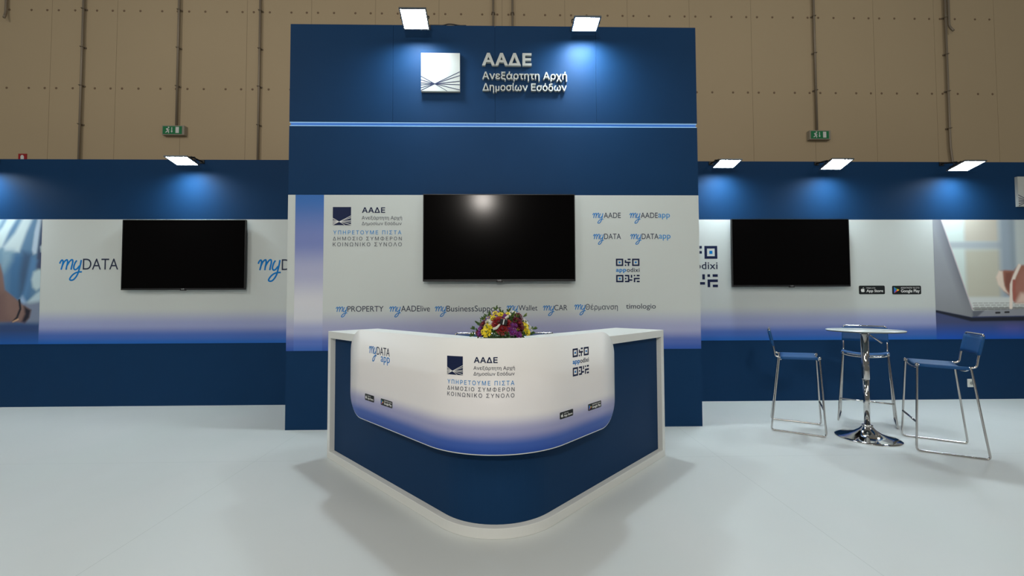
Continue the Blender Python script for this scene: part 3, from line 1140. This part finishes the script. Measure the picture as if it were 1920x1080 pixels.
screen(793, 364, 1078.5, 527.5, TOWER_Y - 0.004, 'large black screen on the tower, above the flower arrangement')
screen(228, 412, 459.5, 543.5, WALL_Y - 0.004, 'black screen on the left wall between two blue script wordmarks')
screen(1373, 410.5, 1593.5, 537.5, WALL_Y - 0.004, 'black screen on the right wall beside the store badges')


# ------------------------------------------------------------------ floodlights
def floodlight(near, far, wall_y, top_z, width, side, label, led):
    """near and far are the middles of the lens edges; the arm runs back to the wall top"""
    near, far = Vector(near), Vector(far)
    c = (near + far) / 2
    L = (near - far).length
    e1 = Vector((1, 0, 0))
    e2 = (near - far)
    e2.x = 0
    e2.normalize()
    e3 = e1.cross(e2)
    if e3.z < 0:
        e1 = -e1
        e3 = e1.cross(e2)
    t = thing('floodlight', label, 'floodlight', c, 0, 'white floodlights along the wall tops')
    t.matrix_world = Matrix(((e1.x, e2.x, e3.x, c.x), (e1.y, e2.y, e3.y, c.y), (e1.z, e2.z, e3.z, c.z), (0, 0, 0, 1)))
    inv = t.matrix_world.inverted()
    w, l = width / 2, L / 2
    s = side * (1 if e1.x > 0 else -1)
    MB().box((-w + 0.014, -l + 0.014, 0.0), (w - 0.014, l - 0.014, 0.004)).build('lens', led, t)
    f = MB()
    f.box((-w, l - 0.0138, -0.004), (w, l, 0.012)).box((-w, -l, -0.004), (w, -l + 0.0138, 0.012))
    f.box((-w, -l + 0.0139, -0.004), (-w + 0.0138, l - 0.0139, 0.012)).box((w - 0.0138, -l + 0.0139, -0.004), (w, l - 0.0139, 0.012))
    f.build('frame', GREYM, t)
    h = MB().box((-w + 0.012, -l + 0.012, 0.0125), (w - 0.012, l - 0.03, 0.022))
    for k in range(11):
        x = -w + 0.03 + k * (2 * w - 0.06) / 10
        h.box((x - 0.003, -l + 0.03, 0.0225), (x + 0.003, l - 0.07, 0.042))
    h.build('heat_sink', BLACKM, t)
    b = MB()
    b.tube(rounded([(-w - 0.006, 0, 0.012), (-w - 0.006, -0.01, 0.062), (w + 0.006, -0.01, 0.062), (w + 0.006, 0, 0.012)], 0.015), 0.006, 6)
    b.build('yoke', BLACKM, t)
    a = MB()
    p0 = Vector((0.10 * s, -0.01, 0.066))
    p1 = inv @ Vector((c.x + 0.10 * side, wall_y - 0.03, top_z - 0.03))
    p2 = inv @ Vector((c.x + 0.10 * side, wall_y - 0.012, top_z - 0.032))
    a.tube([p0, p0 * 0.5 + p1 * 0.5, p1, p2], 0.011, 6)
    a.build('arm', BLACKM, t)
    cl = MB().box((c.x + 0.10 * side - 0.03, wall_y - 0.011, top_z - 0.055), (c.x + 0.10 * side + 0.03, wall_y - 0.0004, top_z - 0.005))
    cl.v = [tuple(inv @ Vector(p)) for p in cl.v]
    cl.build('clamp', BLACKM, t)
    return t


def wall_lamp(nx, ny, fx, fy, side, label):
    return floodlight(at(nx, ny, WALL_Y - 0.345), at(fx, fy, WALL_Y - 0.12), WALL_Y, WZ, 0.30, side, label, LED)


def tower_lamp(nx, ny, fx, fy, side, label):
    return floodlight(at(nx, ny, TOWER_Y - 0.345), at(fx, fy, TOWER_Y - 0.12), TOWER_Y, TZ, 0.285, side, label, LED_BIG)


tower_lamp(773.5, 15, 781, 56, 1, 'larger floodlight on the tower top, above the square emblem')
tower_lamp(1101, 31, 1096, 59, -1, 'floodlight on the tower top, right of the raised lettering')
wall_lamp(331, 293, 351, 310, 1, 'floodlight above the left wall screen')
wall_lamp(1371, 299, 1355, 315, -1, 'floodlight on the right wall nearest the tower')
wall_lamp(1577, 298, 1560, 318, -1, 'floodlight on the right wall below the right exit sign')
wall_lamp(1822, 302, 1802, 320, -1, 'rightmost floodlight, under the kinked conduit')
wall_lamp(-75, 296, -45, 312, 1, 'floodlight at the far left end, lighting the shirt photograph')

# cable lying along the tower top
pts = []
for px, dz in ((806, 0.0), (818, 0.0), (830, 0.0), (840, 0.014), (850, 0.012), (862, 0.0), (874, 0.0)):
    v = at(px, 46, TOWER_Y + 0.012)
    v.z = TZ + 0.0075 + dz
    pts.append(v)
cb = MB().tube(catmull(pts, 6), 0.007, 8).build('power_cable', CABLE)
tag(cb, 'thin black cable lying over the tower top beside the larger floodlight', 'cable')

# socket on the right wall
sx0, sx1 = at(1813, 718, WALL_Y), at(1824.5, 718, WALL_Y)
so = thing('power_socket', 'white power socket low on the right navy wall', 'socket', ((sx0.x + sx1.x) / 2, WALL_Y, sx0.z))
PLATE = mat('socket_white', (0.68, 0.70, 0.66), 0.4)
MB().box((-0.042, -0.012, -0.056), (0.042, -0.0002, 0.056)).build('plate', PLATE, so, 0.003)
q = MB().lathe([(0.024, 0.0), (0.024, 0.004), (0.019, 0.004), (0.018, 0.0012)], n=20)
q.v = [(p[0] + 0.008, -0.0121 - p[2], p[1]) for p in q.v]
q.f = [tuple(reversed(f)) for f in q.f]
q.build('outlet', mat('socket_grey', (0.30, 0.32, 0.31), 0.5), so)

# ------------------------------------------------------------------ reception counter
VX, VY, R0 = -0.046, 2.268, 0.495
OX, OY = VX, VY + R0 * math.sqrt(2)
ARM_L, ARM_R = 2.172 - R0, 2.103 - R0
Q = 1 / math.sqrt(2)


def vpt(u, d):
    """point and outward direction on the counter front moved outwards by d; u is length along it from the nose"""
    Rd = max(R0 + d, 0.012)
    arc = Rd * math.pi / 4
    if abs(u) <= arc:
        a = u / Rd
        return OX + Rd * math.sin(a), OY - Rd * math.cos(a), math.sin(a), -math.cos(a)
    s = 1 if u > 0 else -1
    t = abs(u) - arc
    return OX + s * Q * Rd + s * Q * t, OY - Q * Rd + Q * t, s * Q, -Q


def v_line(d, tl, tr, na=20):
    """outline from the left arm end to the right arm end; tl and tr are lengths past the bend"""
    Rd = max(R0 + d, 0.012)
    arc = Rd * math.pi / 4
    us = [-arc - tl, -arc - tl / 2] + [-arc + 2 * arc * k / na for k in range(na + 1)] + [arc + tr / 2, arc + tr]
    return [vpt(u, d)[:2] for u in us]


def v_slab(d0, d1, z0, z1, tl, tr, mb=None):
    a, b = v_line(d0, tl, tr), v_line(d1, tl, tr)
    n = len(a)
    mb = mb or MB()
    vs = [(x, y, z0) for x, y in a] + [(x, y, z0) for x, y in b] + [(x, y, z1) for x, y in a] + [(x, y, z1) for x, y in b]
    fs_ = []
    for i in range(n - 1):
        fs_ += [(i, i + 1, 2 * n + i + 1, 2 * n + i), (n + i + 1, n + i, 3 * n + i, 3 * n + i + 1),
                (2 * n + i, 2 * n + i + 1, 3 * n + i + 1, 3 * n + i), (n + i, n + i + 1, i + 1, i)]
    fs_ += [(n, 0, 2 * n, 3 * n), (n - 1, 2 * n - 1, 4 * n - 1, 3 * n - 1)]
    return mb.add(vs, fs_)


CZ = 1.122


class Curved:
    """outer face of the curved graphic panel: u runs along it, v is height"""
    step = 0.012

    def __init__(self, d, o):
        self.d, self.o = d, o
        self.us = np.linspace(-2.4, 2.4, 4801)
        self.P = np.array([vpt(float(u), d)[:2] for u in self.us])

    def uv(self, px, py):
        z = 0.8
        for _ in range(4):
            D = np.stack([self.P[:, 0], self.P[:, 1], np.full(len(self.us), z - EYE)], 1)
            dep = D @ np.array(_f)
            X = 960 + F * (D @ np.array(_r)) / dep
            i = int(np.argmin(np.abs(X - px)))
            d = _f + (px - 960) / F * _r + (540 - py) / F * _u
            k = float(self.P[i, 1]) / d.y
            z = EYE + d.z * k
        return float(self.us[i]), float(z)

    def box(self, x0, y0, x1, y1):
        xc, yc = (x0 + x1) / 2, (y0 + y1) / 2
        return self.uv(x0, yc)[0], self.uv(xc, y1)[1], self.uv(x1, yc)[0], self.uv(xc, y0)[1]

    def to_world(self, u, v, h):
        x, y, nx, ny = vpt(u, self.d)
        return (x + nx * h - self.o.x, y + ny * h - self.o.y, v - self.o.z)


def counter():
    t = thing('reception_counter', 'white and navy wedge shaped reception counter with a rounded nose', 'counter', (OX, OY, 0))
    o = Vector(t.location)

    def B(mb, name, m, bevel=0, parent=t):
        mb.v = [(p[0] - o.x, p[1] - o.y, p[2] - o.z) for p in mb.v]
        return mb.build(name, m, parent, bevel)
    Wd = -0.50
    B(v_slab(0, Wd, CZ - 0.062, CZ, ARM_L, ARM_R), 'countertop', WHITE, 0.003)
    B(v_slab(0, Wd, 0, 0.062, ARM_L, ARM_R), 'plinth', WHITE, 0.003)
    for s, arm in ((-1, ARM_L), (1, ARM_R)):
        pn = MB()
        vs = []
        for z in (0.0622, CZ - 0.0622):
            for tt, d in ((arm, 0.0), (arm - 0.05, 0.0), (arm - 0.05, Wd), (arm, Wd)):
                Rd = max(R0 + d, 0.012)
                x, y, nx, ny = vpt(s * (Rd * math.pi / 4 + tt), d)
                vs.append((x, y, z))
        pn.add(vs, [(0, 1, 2, 3), (7, 6, 5, 4), (0, 4, 5, 1), (1, 5, 6, 2), (2, 6, 7, 3), (3, 7, 4, 0)] if s > 0 else [(3, 2, 1, 0), (4, 5, 6, 7), (1, 5, 4, 0), (2, 6, 5, 1), (3, 7, 6, 2), (0, 4, 7, 3)])
        B(pn, 'end_panel', WHITE, 0.003)
    B(v_slab(-0.045, -0.065, 0.0622, CZ - 0.0622, ARM_L - 0.0505, ARM_R - 0.0505), 'front_panel', NAVY)

    # curved graphic panel on standoffs
    d_out = 0.087
    cs = Curved(d_out, o)
    zt, zb = 1.172, 0.512
    u0 = cs.uv(657.3, 700)[0]
    u1 = cs.uv(1152, 700)[0]
    rad = 0.17
    cols = []
    for k in range(13):
        a = math.pi / 2 * k / 12
        cols.append((rad * (1 - math.cos(a)), rad * (1 - math.sin(a))))
    us = [(u0 + a, b) for a, b in cols] + [(u0 + rad + (u1 - u0 - 2 * rad) * k / 60, 0.0) for k in range(1, 60)] + [(u1 - a, b) for a, b in reversed(cols)]
    n = len(us)
    pan = MB()
    th = 0.012
    vs = []
    for u, b in us:
        for v, h in ((zb + b, -0.002), (zt - b, 0), (zb + b, -th), (zt - b, -th), (zb + b + 0.006, 0)):
            vs.append(cs.to_world(u, v, h))
    fr, rim = [], []
    for i in range(n - 1):
        a, b = 5 * i, 5 * (i + 1)
        fr.append((a + 4, b + 4, b + 1, a + 1))
        rim.append((a, b, b + 4, a + 4))
        rim += [(a + 2, a + 3, b + 3, b + 2), (a + 1, b + 1, b + 3, a + 3), (a, a + 2, b + 2, b)]
    e = 5 * (n - 1)
    rim += [(0, 4, 1, 3, 2), (e, e + 2, e + 3, e + 1, e + 4)]
    pan.add(vs, fr, 0, True)
    k0 = len(pan.v) - len(vs)
    for f in rim:
        pan.f.append(tuple(i + k0 for i in f))
        pan.m.append(1)
        pan.s.append(False)
    pm = ramp_mat('counter_print', zb, zt, [(0.0, (0.009, 0.065, 0.36)), (0.08, (0.04, 0.105, 0.42)), (0.20, (0.34, 0.35, 0.57)), (0.36, (0.80, 0.79, 0.79)), (1.0, (0.82, 0.82, 0.79))], 0.42, 0.35)
    gp = pan.build('graphic_panel', [pm, WHITE], t)
    so_ = [(-1.1, 0.75), (-0.5, 0.75), (0.1, 0.75), (0.6, 0.75), (-1.1, 1.0), (-0.5, 1.0), (0.1, 1.0), (0.6, 1.0)]
    for u, z in so_:
        x, y, nx, ny = vpt(u, 0)
        MB().tube([(x - nx * 0.045 - o.x, y - ny * 0.045 - o.y, z), (x + nx * 0.0745 - o.x, y + ny * 0.0745 - o.y, z)], 0.012, 10).build('standoff', CHROME, t)

    agency_print(cs, gp, (838.6, 667.6, 868, 702.5), (888.4, 669.6, 933, 680.6), (888, 686.7, 965.1, 695.3), (888, 697.4, 964.8, 706),
                 [(839.3, 714, 964.4, 722.5), (839, 726.2, 964.6, 734.3), (839, 737.8, 964.6, 745.7)])
    p = Print(cs)
    p.my((691.8, 649.2, 706.6, 677.4), INK_BLUE)
    p.text('DATA', (706.7, 651.8, 730.7, 666.7), INK_DARK)
    p.text('app', (714.1, 669.2, 731, 684.7), INK_BLUE)
    p.build('wordmark', gp)
    store_badge(cs, (684.5, 740, 701.5, 752.2), 'apple', gp)
    store_badge(cs, (714.1, 750, 735.8, 762.3), 'play', gp)
    receipt_mark(cs, (1073.7, 651.9, 1103.8, 702.8), gp)
    store_badge(cs, (1049.6, 770.1, 1074.4, 782.8), 'apple', gp)
    store_badge(cs, (1102.6, 754.4, 1127, 766.7), 'play', gp)
    return t


COUNTER = counter()


# ------------------------------------------------------------------ bar stools
def bar_stool():
    """origin on the floor under the seat, front towards +y"""
    t = thing('bar_stool', '', 'stool', (0, 0, 0), 0)
    r = 0.0085
    for s in (-1, 1):
        loop = rounded([(s * 0.195, 0.20, 0.785), (s * 0.252, 0.235, r), (s * 0.244, -0.236, r), (s * 0.2, -0.15, 0.775)], [0.015, 0.03, 0.03, 0.015], 5, True)
        MB().tube(loop, r, 8, True).build('sled_frame', CHROME, t)
        c = MB().lathe([(0.011, -0.012), (0.0125, -0.004), (0.0125, 0.006), (0.008, 0.014)], (s * 0.195, 0.203, 0.787), 12)
        c.build('seat_cap', CHROME, t)
    bf = rounded([(-0.2, -0.12, 0.778), (-0.2, -0.185, 0.785), (-0.2, -0.195, 0.86), (-0.195, -0.238, 1.075), (0.195, -0.238, 1.075), (0.2, -0.195, 0.86), (0.2, -0.185, 0.785), (0.2, -0.12, 0.778)], 0.025)
    MB().tube(bf, r, 8).build('back_frame', CHROME, t)
    for y, z in ((0.195, 0.782), (-0.135, 0.772)):
        MB().tube([(0.195 * math.sin(a), y, z - 0.035 * math.cos(a) ** 1.0) for a in [math.pi / 2 * k / 8 for k in range(-8, 9)]], 0.0075, 8).build('cross_bar', CHROME, t)
    MB().tube([(-0.232, 0.2245, 0.262), (0.232, 0.2245, 0.262)], r, 8).build('footrest', CHROME, t)
    # leather seat: a sling that sags between the side rails and wraps them
    half = [(0.2115, 0.777, 0.7725), (0.2125, 0.787, 0.770), (0.2085, 0.795, 0.7695), (0.2, 0.7985, 0.770), (0.188, 0.797, 0.778)]
    half += [(x, 0.797 - 0.024 * (1 - (x / 0.188) ** 2), 0.791 - 0.024 * (1 - (x / 0.188) ** 2)) for x in (0.15, 0.11, 0.055)]
    sect = [(-x, zt, zb) for x, zt, zb in half] + [(0.0, 0.773, 0.767)] + [h for h in reversed(half)]
    nx, ny = len(sect), 9
    top, bot = [], []
    for j in range(ny):
        k = j / (ny - 1)
        y = -0.138 + 0.325 * k
        dz = -0.010 * (1 - k)
        wk = 1.0 + 0.025 * (1 - k)
        for x, zt, zb in sect:
            top.append((x * wk, y, zt + dz))
            bot.append((x * wk, y, zb + dz))
    fs_ = []
    M_ = nx * ny
    for j in range(ny - 1):
        for i in range(nx - 1):
            a = j * nx + i
            fs_ += [(a, a + 1, a + nx + 1, a + nx), (M_ + a + nx, M_ + a + nx + 1, M_ + a + 1, M_ + a)]
    for i in range(nx - 1):
        fs_ += [(M_ + i, M_ + i + 1, i + 1, i), ((ny - 1) * nx + i, (ny - 1) * nx + i + 1, M_ + (ny - 1) * nx + i + 1, M_ + (ny - 1) * nx + i)]
    for j in range(ny - 1):
        a, b = j * nx, j * nx + nx - 1
        fs_ += [(a, a + nx, M_ + a + nx, M_ + a), (b + nx, b, M_ + b, M_ + b + nx)]
    MB().add(top + bot, fs_, 0, True).build('seat', LEATHER, t)
    # leather back: a sleeve round the two uprights
    fr, bk = [], []
    nz = 6
    xb = [0.2145, 0.2125, 0.206, 0.195, 0.16, 0.11, 0.055]
    tb_ = [0.004, 0.0085, 0.0108, 0.0112, 0.009, 0.008, 0.0075]
    cols_ = [(-x, t_) for x, t_ in zip(xb, tb_)] + [(0.0, 0.0075)] + [(x, t_) for x, t_ in reversed(list(zip(xb, tb_)))]
    nx = len(cols_)
    for j in range(nz):
        z = 0.895 + 0.165 * j / (nz - 1)
        yb = -0.2 - 0.2 * (z - 0.88)
        for x, t_ in cols_:
            bow = 0.014 * max(0.0, 1 - (x / 0.195) ** 2)
            x2 = x * (1.0 - 0.1 * (z - 0.895))
            fr.append((x2, yb - bow + t_, z))
            bk.append((x2, yb - bow - t_, z))
    fs_ = []
    M_ = nx * nz
    for j in range(nz - 1):
        for i in range(nx - 1):
            a = j * nx + i
            fs_ += [(a + nx, a + nx + 1, a + 1, a), (M_ + a, M_ + a + 1, M_ + a + nx + 1, M_ + a + nx)]
    for i in range(nx - 1):
        a, b = i, (nz - 1) * nx + i
        fs_ += [(a, a + 1, M_ + a + 1, M_ + a), (M_ + b, M_ + b + 1, b + 1, b)]
    for j in range(nz - 1):
        a, b = j * nx, j * nx + nx - 1
        fs_ += [(a + nx, a, M_ + a, M_ + a + nx), (b, b + nx, M_ + b + nx, M_ + b)]
    MB().add(fr + bk, fs_, 0, True).build('backrest', LEATHER, t)
    return t


proto = bar_stool()
spots = [((4.112, 3.886), (-0.841, 0.541), 'blue leather bar stool right of the round table, in front of the socket'),
         ((3.182, 4.528), (0.842, -0.54), 'blue leather bar stool left of the round table'),
         ((4.172, 4.772), (-0.66, -0.751), 'blue leather bar stool behind the round table, facing forward'),
         ((-0.275, 3.83), (0.0, -1.0), 'stool behind the counter, top of its back left of the flowers'),
         ((0.285, 3.82), (0.0, -1.0), 'stool behind the counter, top of its back right of the flowers')]
for i, ((x, y), (fx, fy), lab) in enumerate(spots):
    s = proto if i == 0 else copy_tree(proto)
    s.location = (x, y, 0)
    s.rotation_euler = (0, 0, math.atan2(-fx, fy))
    s['label'] = lab
    s['group'] = 'blue leather bar stools'

# ------------------------------------------------------------------ bar table
tb = thing('bar_table', 'round bar table with white top on a chrome pedestal', 'table', (3.654, 4.177, 0))
MB().lathe([(0.262, 0.0), (0.268, 0.004), (0.266, 0.009), (0.24, 0.016), (0.17, 0.032), (0.11, 0.056), (0.07, 0.085), (0.05, 0.108), (0.044, 0.118)], n=72).build('pedestal_base', MIRROR, tb)
MB().lathe([(0.045, 0.1185), (0.047, 0.124), (0.045, 0.132), (0.030, 0.136)], n=40).build('collar', MIRROR, tb)
MB().lathe([(0.0265, 0.1365), (0.0265, 0.585)], n=40).build('lower_column', MIRROR, tb)
MB().lathe([(0.031, 0.5855), (0.0325, 0.592), (0.0325, 1.04)], n=40).build('upper_column', MIRROR, tb)
MB().lathe([(0.034, 1.0405), (0.05, 1.046), (0.085, 1.06), (0.09, 1.0655)], n=40).build('top_flange', CHROME, tb)
MB().tube([(0.03, -0.02, 1.035), (0.06, -0.045, 1.005), (0.105, -0.08, 0.955)], [0.006, 0.006, 0.008], 8).build('lever', CHROME, tb)
TOPW = mat('table_top_white', (0.62, 0.67, 0.65), 0.18, 0, 0.5)
EDGE = mat('table_edge_dark', (0.10, 0.12, 0.13), 0.3, 0.5)
MB().lathe([(0.30, 1.066), (0.312, 1.068), (0.312, 1.0755)], n=72).build('top_rim', EDGE, tb)
MB().lathe([(0.316, 1.076), (0.317, 1.080), (0.313, 1.084)], n=72).build('tabletop', TOPW, tb)

# ------------------------------------------------------------------ flower arrangement
FY = 2.75
RED = mat('petal_red', (0.24, 0.008, 0.010), 0.6)
WINE = mat('petal_wine', (0.11, 0.006, 0.018), 0.6)
YEL = mat('petal_yellow', (0.78, 0.62, 0.015), 0.6)
PUR = mat('petal_purple', (0.17, 0.012, 0.16), 0.6)
VIO = mat('petal_violet', (0.13, 0.03, 0.26), 0.6)
CREAM = mat('petal_cream', (0.66, 0.64, 0.54), 0.6)
LEAF = noisy(mat('leaf_green', (0.05, 0.11, 0.022), 0.6), 30, 0.3)
LEAF2 = mat('leaf_light_green', (0.17, 0.22, 0.05), 0.6)
BLK = mat('ribbon_black', (0.008, 0.008, 0.009), 0.35)
SIL = mat('ribbon_silver', (0.6, 0.62, 0.62), 0.3)


def frame_of(n):
    n = Vector(n).normalized()
    ref = Vector((0, 0, 1)) if abs(n.z) < 0.95 else Vector((1, 0, 0))
    a = ref.cross(n).normalized()
    return a, n.cross(a), n


def petal(mb, c, d, n, L, w, curl, mi=0):
    """leaf-shaped blade from c along d, widest past the middle, lifting by curl along n"""
    d, n = Vector(d).normalized(), Vector(n).normalized()
    s = d.cross(n).normalized()
    rows = [(0.0, 0.25, 0.0), (0.35, 0.8, 0.25), (0.7, 1.0, 0.6), (0.92, 0.6, 0.9), (1.0, 0.12, 1.0)]
    vs = []
    for t, ww, k in rows:
        p = Vector(c) + d * (L * t) + n * (curl * k * k)
        vs += [p + s * (w * ww / 2) + n * (0.1 * w * ww), p, p - s * (w * ww / 2) + n * (0.1 * w * ww)]
    fs_ = []
    for i in range(len(rows) - 1):
        a = 3 * i
        fs_ += [(a, a + 1, a + 4, a + 3), (a + 1, a + 2, a + 5, a + 4)]
    mb.add(vs, fs_, mi, True)


def daisy(c, n, R, count, layers, w, mats, name, parent, heart=0.25):
    mb = MB()
    a, b, n = frame_of(n)
    for l in range(layers):
        f = 1 - 0.26 * l
        tilt = 0.25 + 0.5 * l
        m = max(6, int(count * (1 - 0.15 * l)))
        for k in range(m):
            an = 2 * math.pi * (k + 0.5 * l) / m + rnd.uniform(-.08, .08)
            d = a * math.cos(an) + b * math.sin(an)
            dd = d * math.cos(tilt) + n * math.sin(tilt)
            petal(mb, Vector(c) + n * (0.004 * l) + d * (R * 0.12), dd, n * math.cos(tilt) - d * math.sin(tilt), R * f * rnd.uniform(0.88, 1.05), w, -R * 0.12)
    h = MB().lathe([(R * heart, 0), (R * heart * 0.9, R * 0.12), (R * heart * 0.4, R * 0.2)], (0, 0, 0), 10)
    mb.add([Vector(c) + a * p[0] + b * p[1] + n * (p[2] + 0.004 * layers) for p in h.v], h.f, 1, True)
    mb.v = [(p[0], p[1], max(p[2], 0.003)) for p in mb.v]
    return mb.build(name, mats, parent)


def flowers():
    base = Vector((-0.012, FY, CZ))
    t = thing('flower_arrangement', 'low mixed bouquet of red, yellow and purple flowers on the counter', 'flowers', base)

    def P(cx, cy, lift=0.0):
        """point on the front of the dome for a spot in the photo"""
        px, py = 840 + cx / 8.727, 560 + cy / 8.727
        v = at(px, py, FY)
        dx, dz = v.x - base.x, v.z - base.z
        rr_ = min(0.98, (dx / 0.19) ** 2 + (dz / 0.20) ** 2)
        y = FY - 0.13 * math.sqrt(1 - rr_) - lift
        v = at(px, py, y)
        nrm = Vector((v.x - base.x, (v.y - FY) * 1.2 - 0.03, (v.z - base.z) * 0.9 + 0.02))
        return v - base, nrm
    MB().lathe([(0.08, 0.0), (0.095, 0.01), (0.10, 0.03), (0.085, 0.045)], n=32).build('bowl', LEAF, t)
    # foliage
    fo = MB()
    for k in range(330):
        th = rnd.uniform(0, 2 * math.pi)
        ph = math.acos(rnd.uniform(-0.05, 1.0))
        n = Vector((math.sin(ph) * math.cos(th), math.sin(ph) * math.sin(th), math.cos(ph)))
        s = rnd.uniform(0.66, 0.93)
        c = Vector((n.x * 0.165 * s, n.y * 0.14 * s, 0.05 + n.z * 0.13 * s))
        d = (n + Vector((rnd.uniform(-.8, .8), rnd.uniform(-.8, .8), rnd.uniform(-.5, .8)))).normalized()
        side = d.cross(Vector((rnd.uniform(-1, 1), rnd.uniform(-1, 1), rnd.uniform(-1, 1)))).normalized()
        petal(fo, c, d, side, rnd.uniform(0.035, 0.062), rnd.uniform(0.010, 0.018), rnd.uniform(-0.01, 0.01), 0 if rnd.random() < 0.72 else 1)
    for k in range(90):
        th = rnd.uniform(math.pi, 2 * math.pi)
        c = Vector((0.115 * math.cos(th), 0.10 * math.sin(th), rnd.uniform(0.016, 0.07)))
        d = Vector((math.cos(th) + rnd.uniform(-.6, .6), math.sin(th) * 0.8, rnd.uniform(-0.05, 0.5))).normalized()
        petal(fo, c, d, Vector((rnd.uniform(-1, 1), rnd.uniform(-1, 0), 1)), rnd.uniform(0.03, 0.045), rnd.uniform(0.010, 0.016), 0.0, 0 if rnd.random() < 0.75 else 1)
    for cx, cy in ((440, 505), (700, 280), (870, 235), (990, 225), (1225, 300), (1385, 500), (600, 345), (780, 190), (820, 580), (760, 560), (900, 570), (960, 590), (1120, 320), (1050, 300), (1010, 350), (1350, 590), (430, 600), (1240, 590)):
        v, n = P(cx, cy, 0.01)
        for k in range(5):
            d = (n.normalized() + Vector((rnd.uniform(-1, 1), rnd.uniform(-.3, .3), rnd.uniform(-.6, 1)))).normalized()
            petal(fo, v, d, Vector((0, -1, 0.3)), rnd.uniform(0.022, 0.038), 0.010, rnd.uniform(-.006, .006), rnd.choice((0, 0, 1)))
    fo.v = [(p[0], p[1], max(p[2], 0.002)) for p in fo.v]
    tag(fo.build('foliage', [LEAF, LEAF2], t), kind='stuff')
    for cx, cy, R in ((830, 395, 0.046), (890, 500, 0.042), (960, 405, 0.034), (790, 450, 0.03)):
        v, n = P(cx, cy, 0.012)
        daisy(v, n, R, 22, 3, R * 0.28, [RED, WINE], 'red_flower', t)
    for cx, cy, R in ((1140, 300, 0.036), (1150, 420, 0.040), (1180, 480, 0.032), (590, 430, 0.030), (500, 560, 0.022), (1110, 360, 0.028)):
        v, n = P(cx, cy, 0.008)
        daisy(v, n, R, 18, 3, R * 0.32, [WINE, RED], 'wine_red_flower', t)
    for cx, cy, R in ((650, 490, 0.034), (640, 550, 0.034), (1255, 465, 0.032), (1280, 540, 0.032), (1215, 430, 0.022), (860, 265, 0.020), (770, 245, 0.018), (980, 265, 0.020), (740, 320, 0.020), (575, 545, 0.018), (1145, 500, 0.012)):
        v, n = P(cx, cy, 0.014)
        daisy(v, n, R, 15, 2, R * 0.30, [YEL, LEAF2], 'yellow_flower', t, 0.2)
    for cx, cy, R in ((545, 500, 0.026), (530, 570, 0.024), (1040, 440, 0.024), (1095, 450, 0.022), (1045, 550, 0.026), (1090, 545, 0.022), (1000, 490, 0.022), (1160, 590, 0.024), (930, 290, 0.02)):
        v, n = P(cx, cy, 0.012)
        daisy(v, n, R, 9, 2, R * 0.45, [PUR, VIO], 'purple_flower', t)
    for cx, cy, R in ((790, 225, 0.026), (745, 235, 0.022), (700, 290, 0.024), (660, 315, 0.020), (810, 270, 0.022), (760, 275, 0.020), (600, 345, 0.018)):
        v, n = P(cx, cy, 0.010)
        daisy(v, n, R, 7, 1, R * 0.36, [VIO, YEL], 'violet_flower', t)
    for cx, cy, R in ((660, 395, 0.032), (715, 350, 0.028), (1265, 380, 0.030), (1350, 490, 0.024), (1085, 225, 0.022), (1090, 380, 0.012)):
        v, n = P(cx, cy, 0.010)
        daisy(v, n, R, 6, 1, R * 0.62, [CREAM, LEAF2], 'cream_flower', t)
    # ribbon with a black knot
    rb = t
    for pts_ in ([(735, 495), (790, 480), (840, 430), (870, 405)], [(935, 320), (975, 300), (1015, 265), (1035, 250)]):
        mb = MB()
        c = [P(x, y, 0.045)[0] for x, y in pts_]
        c = catmull(c, 5)
        w = 0.008
        vs = []
        for k, p in enumerate(c):
            q = c[min(k + 1, len(c) - 1)] - c[max(k - 1, 0)]
            nn = Vector((-q.z, 0, q.x)).normalized()
            ww = w * (0.5 + 0.5 * math.sin(math.pi * min(1, 0.25 + k / len(c))))
            vs += [p + nn * ww, p - nn * ww, p + nn * ww + Vector((0, 0.002, 0)), p - nn * ww + Vector((0, 0.002, 0))]
        fs_ = []
        for k in range(len(c) - 1):
            a = 4 * k
            fs_ += [(a, a + 1, a + 5, a + 4), (a + 2, a + 6, a + 7, a + 3), (a, a + 4, a + 6, a + 2), (a + 1, a + 3, a + 7, a + 5)]
        mb.add(vs, fs_, 0, True).build('ribbon', CREAM, t)
    v, n = P(910, 380, 0.055)
    k = MB().box((-0.023, -0.006, -0.018), (0.023, 0.006, 0.018))
    s_ = MB().box((-0.0035, -0.0075, -0.016), (0.0035, -0.0062, 0.016))
    rot = Matrix.Rotation(math.radians(12), 3, 'Y')
    for m_ in (k, s_):
        m_.v = [tuple(rot @ Vector(p) + v) for p in m_.v]
    kn = k.build('ribbon_knot', BLK, t, 0.004)
    s_.build('knot_band', SIL, kn)
    return t


flowers()
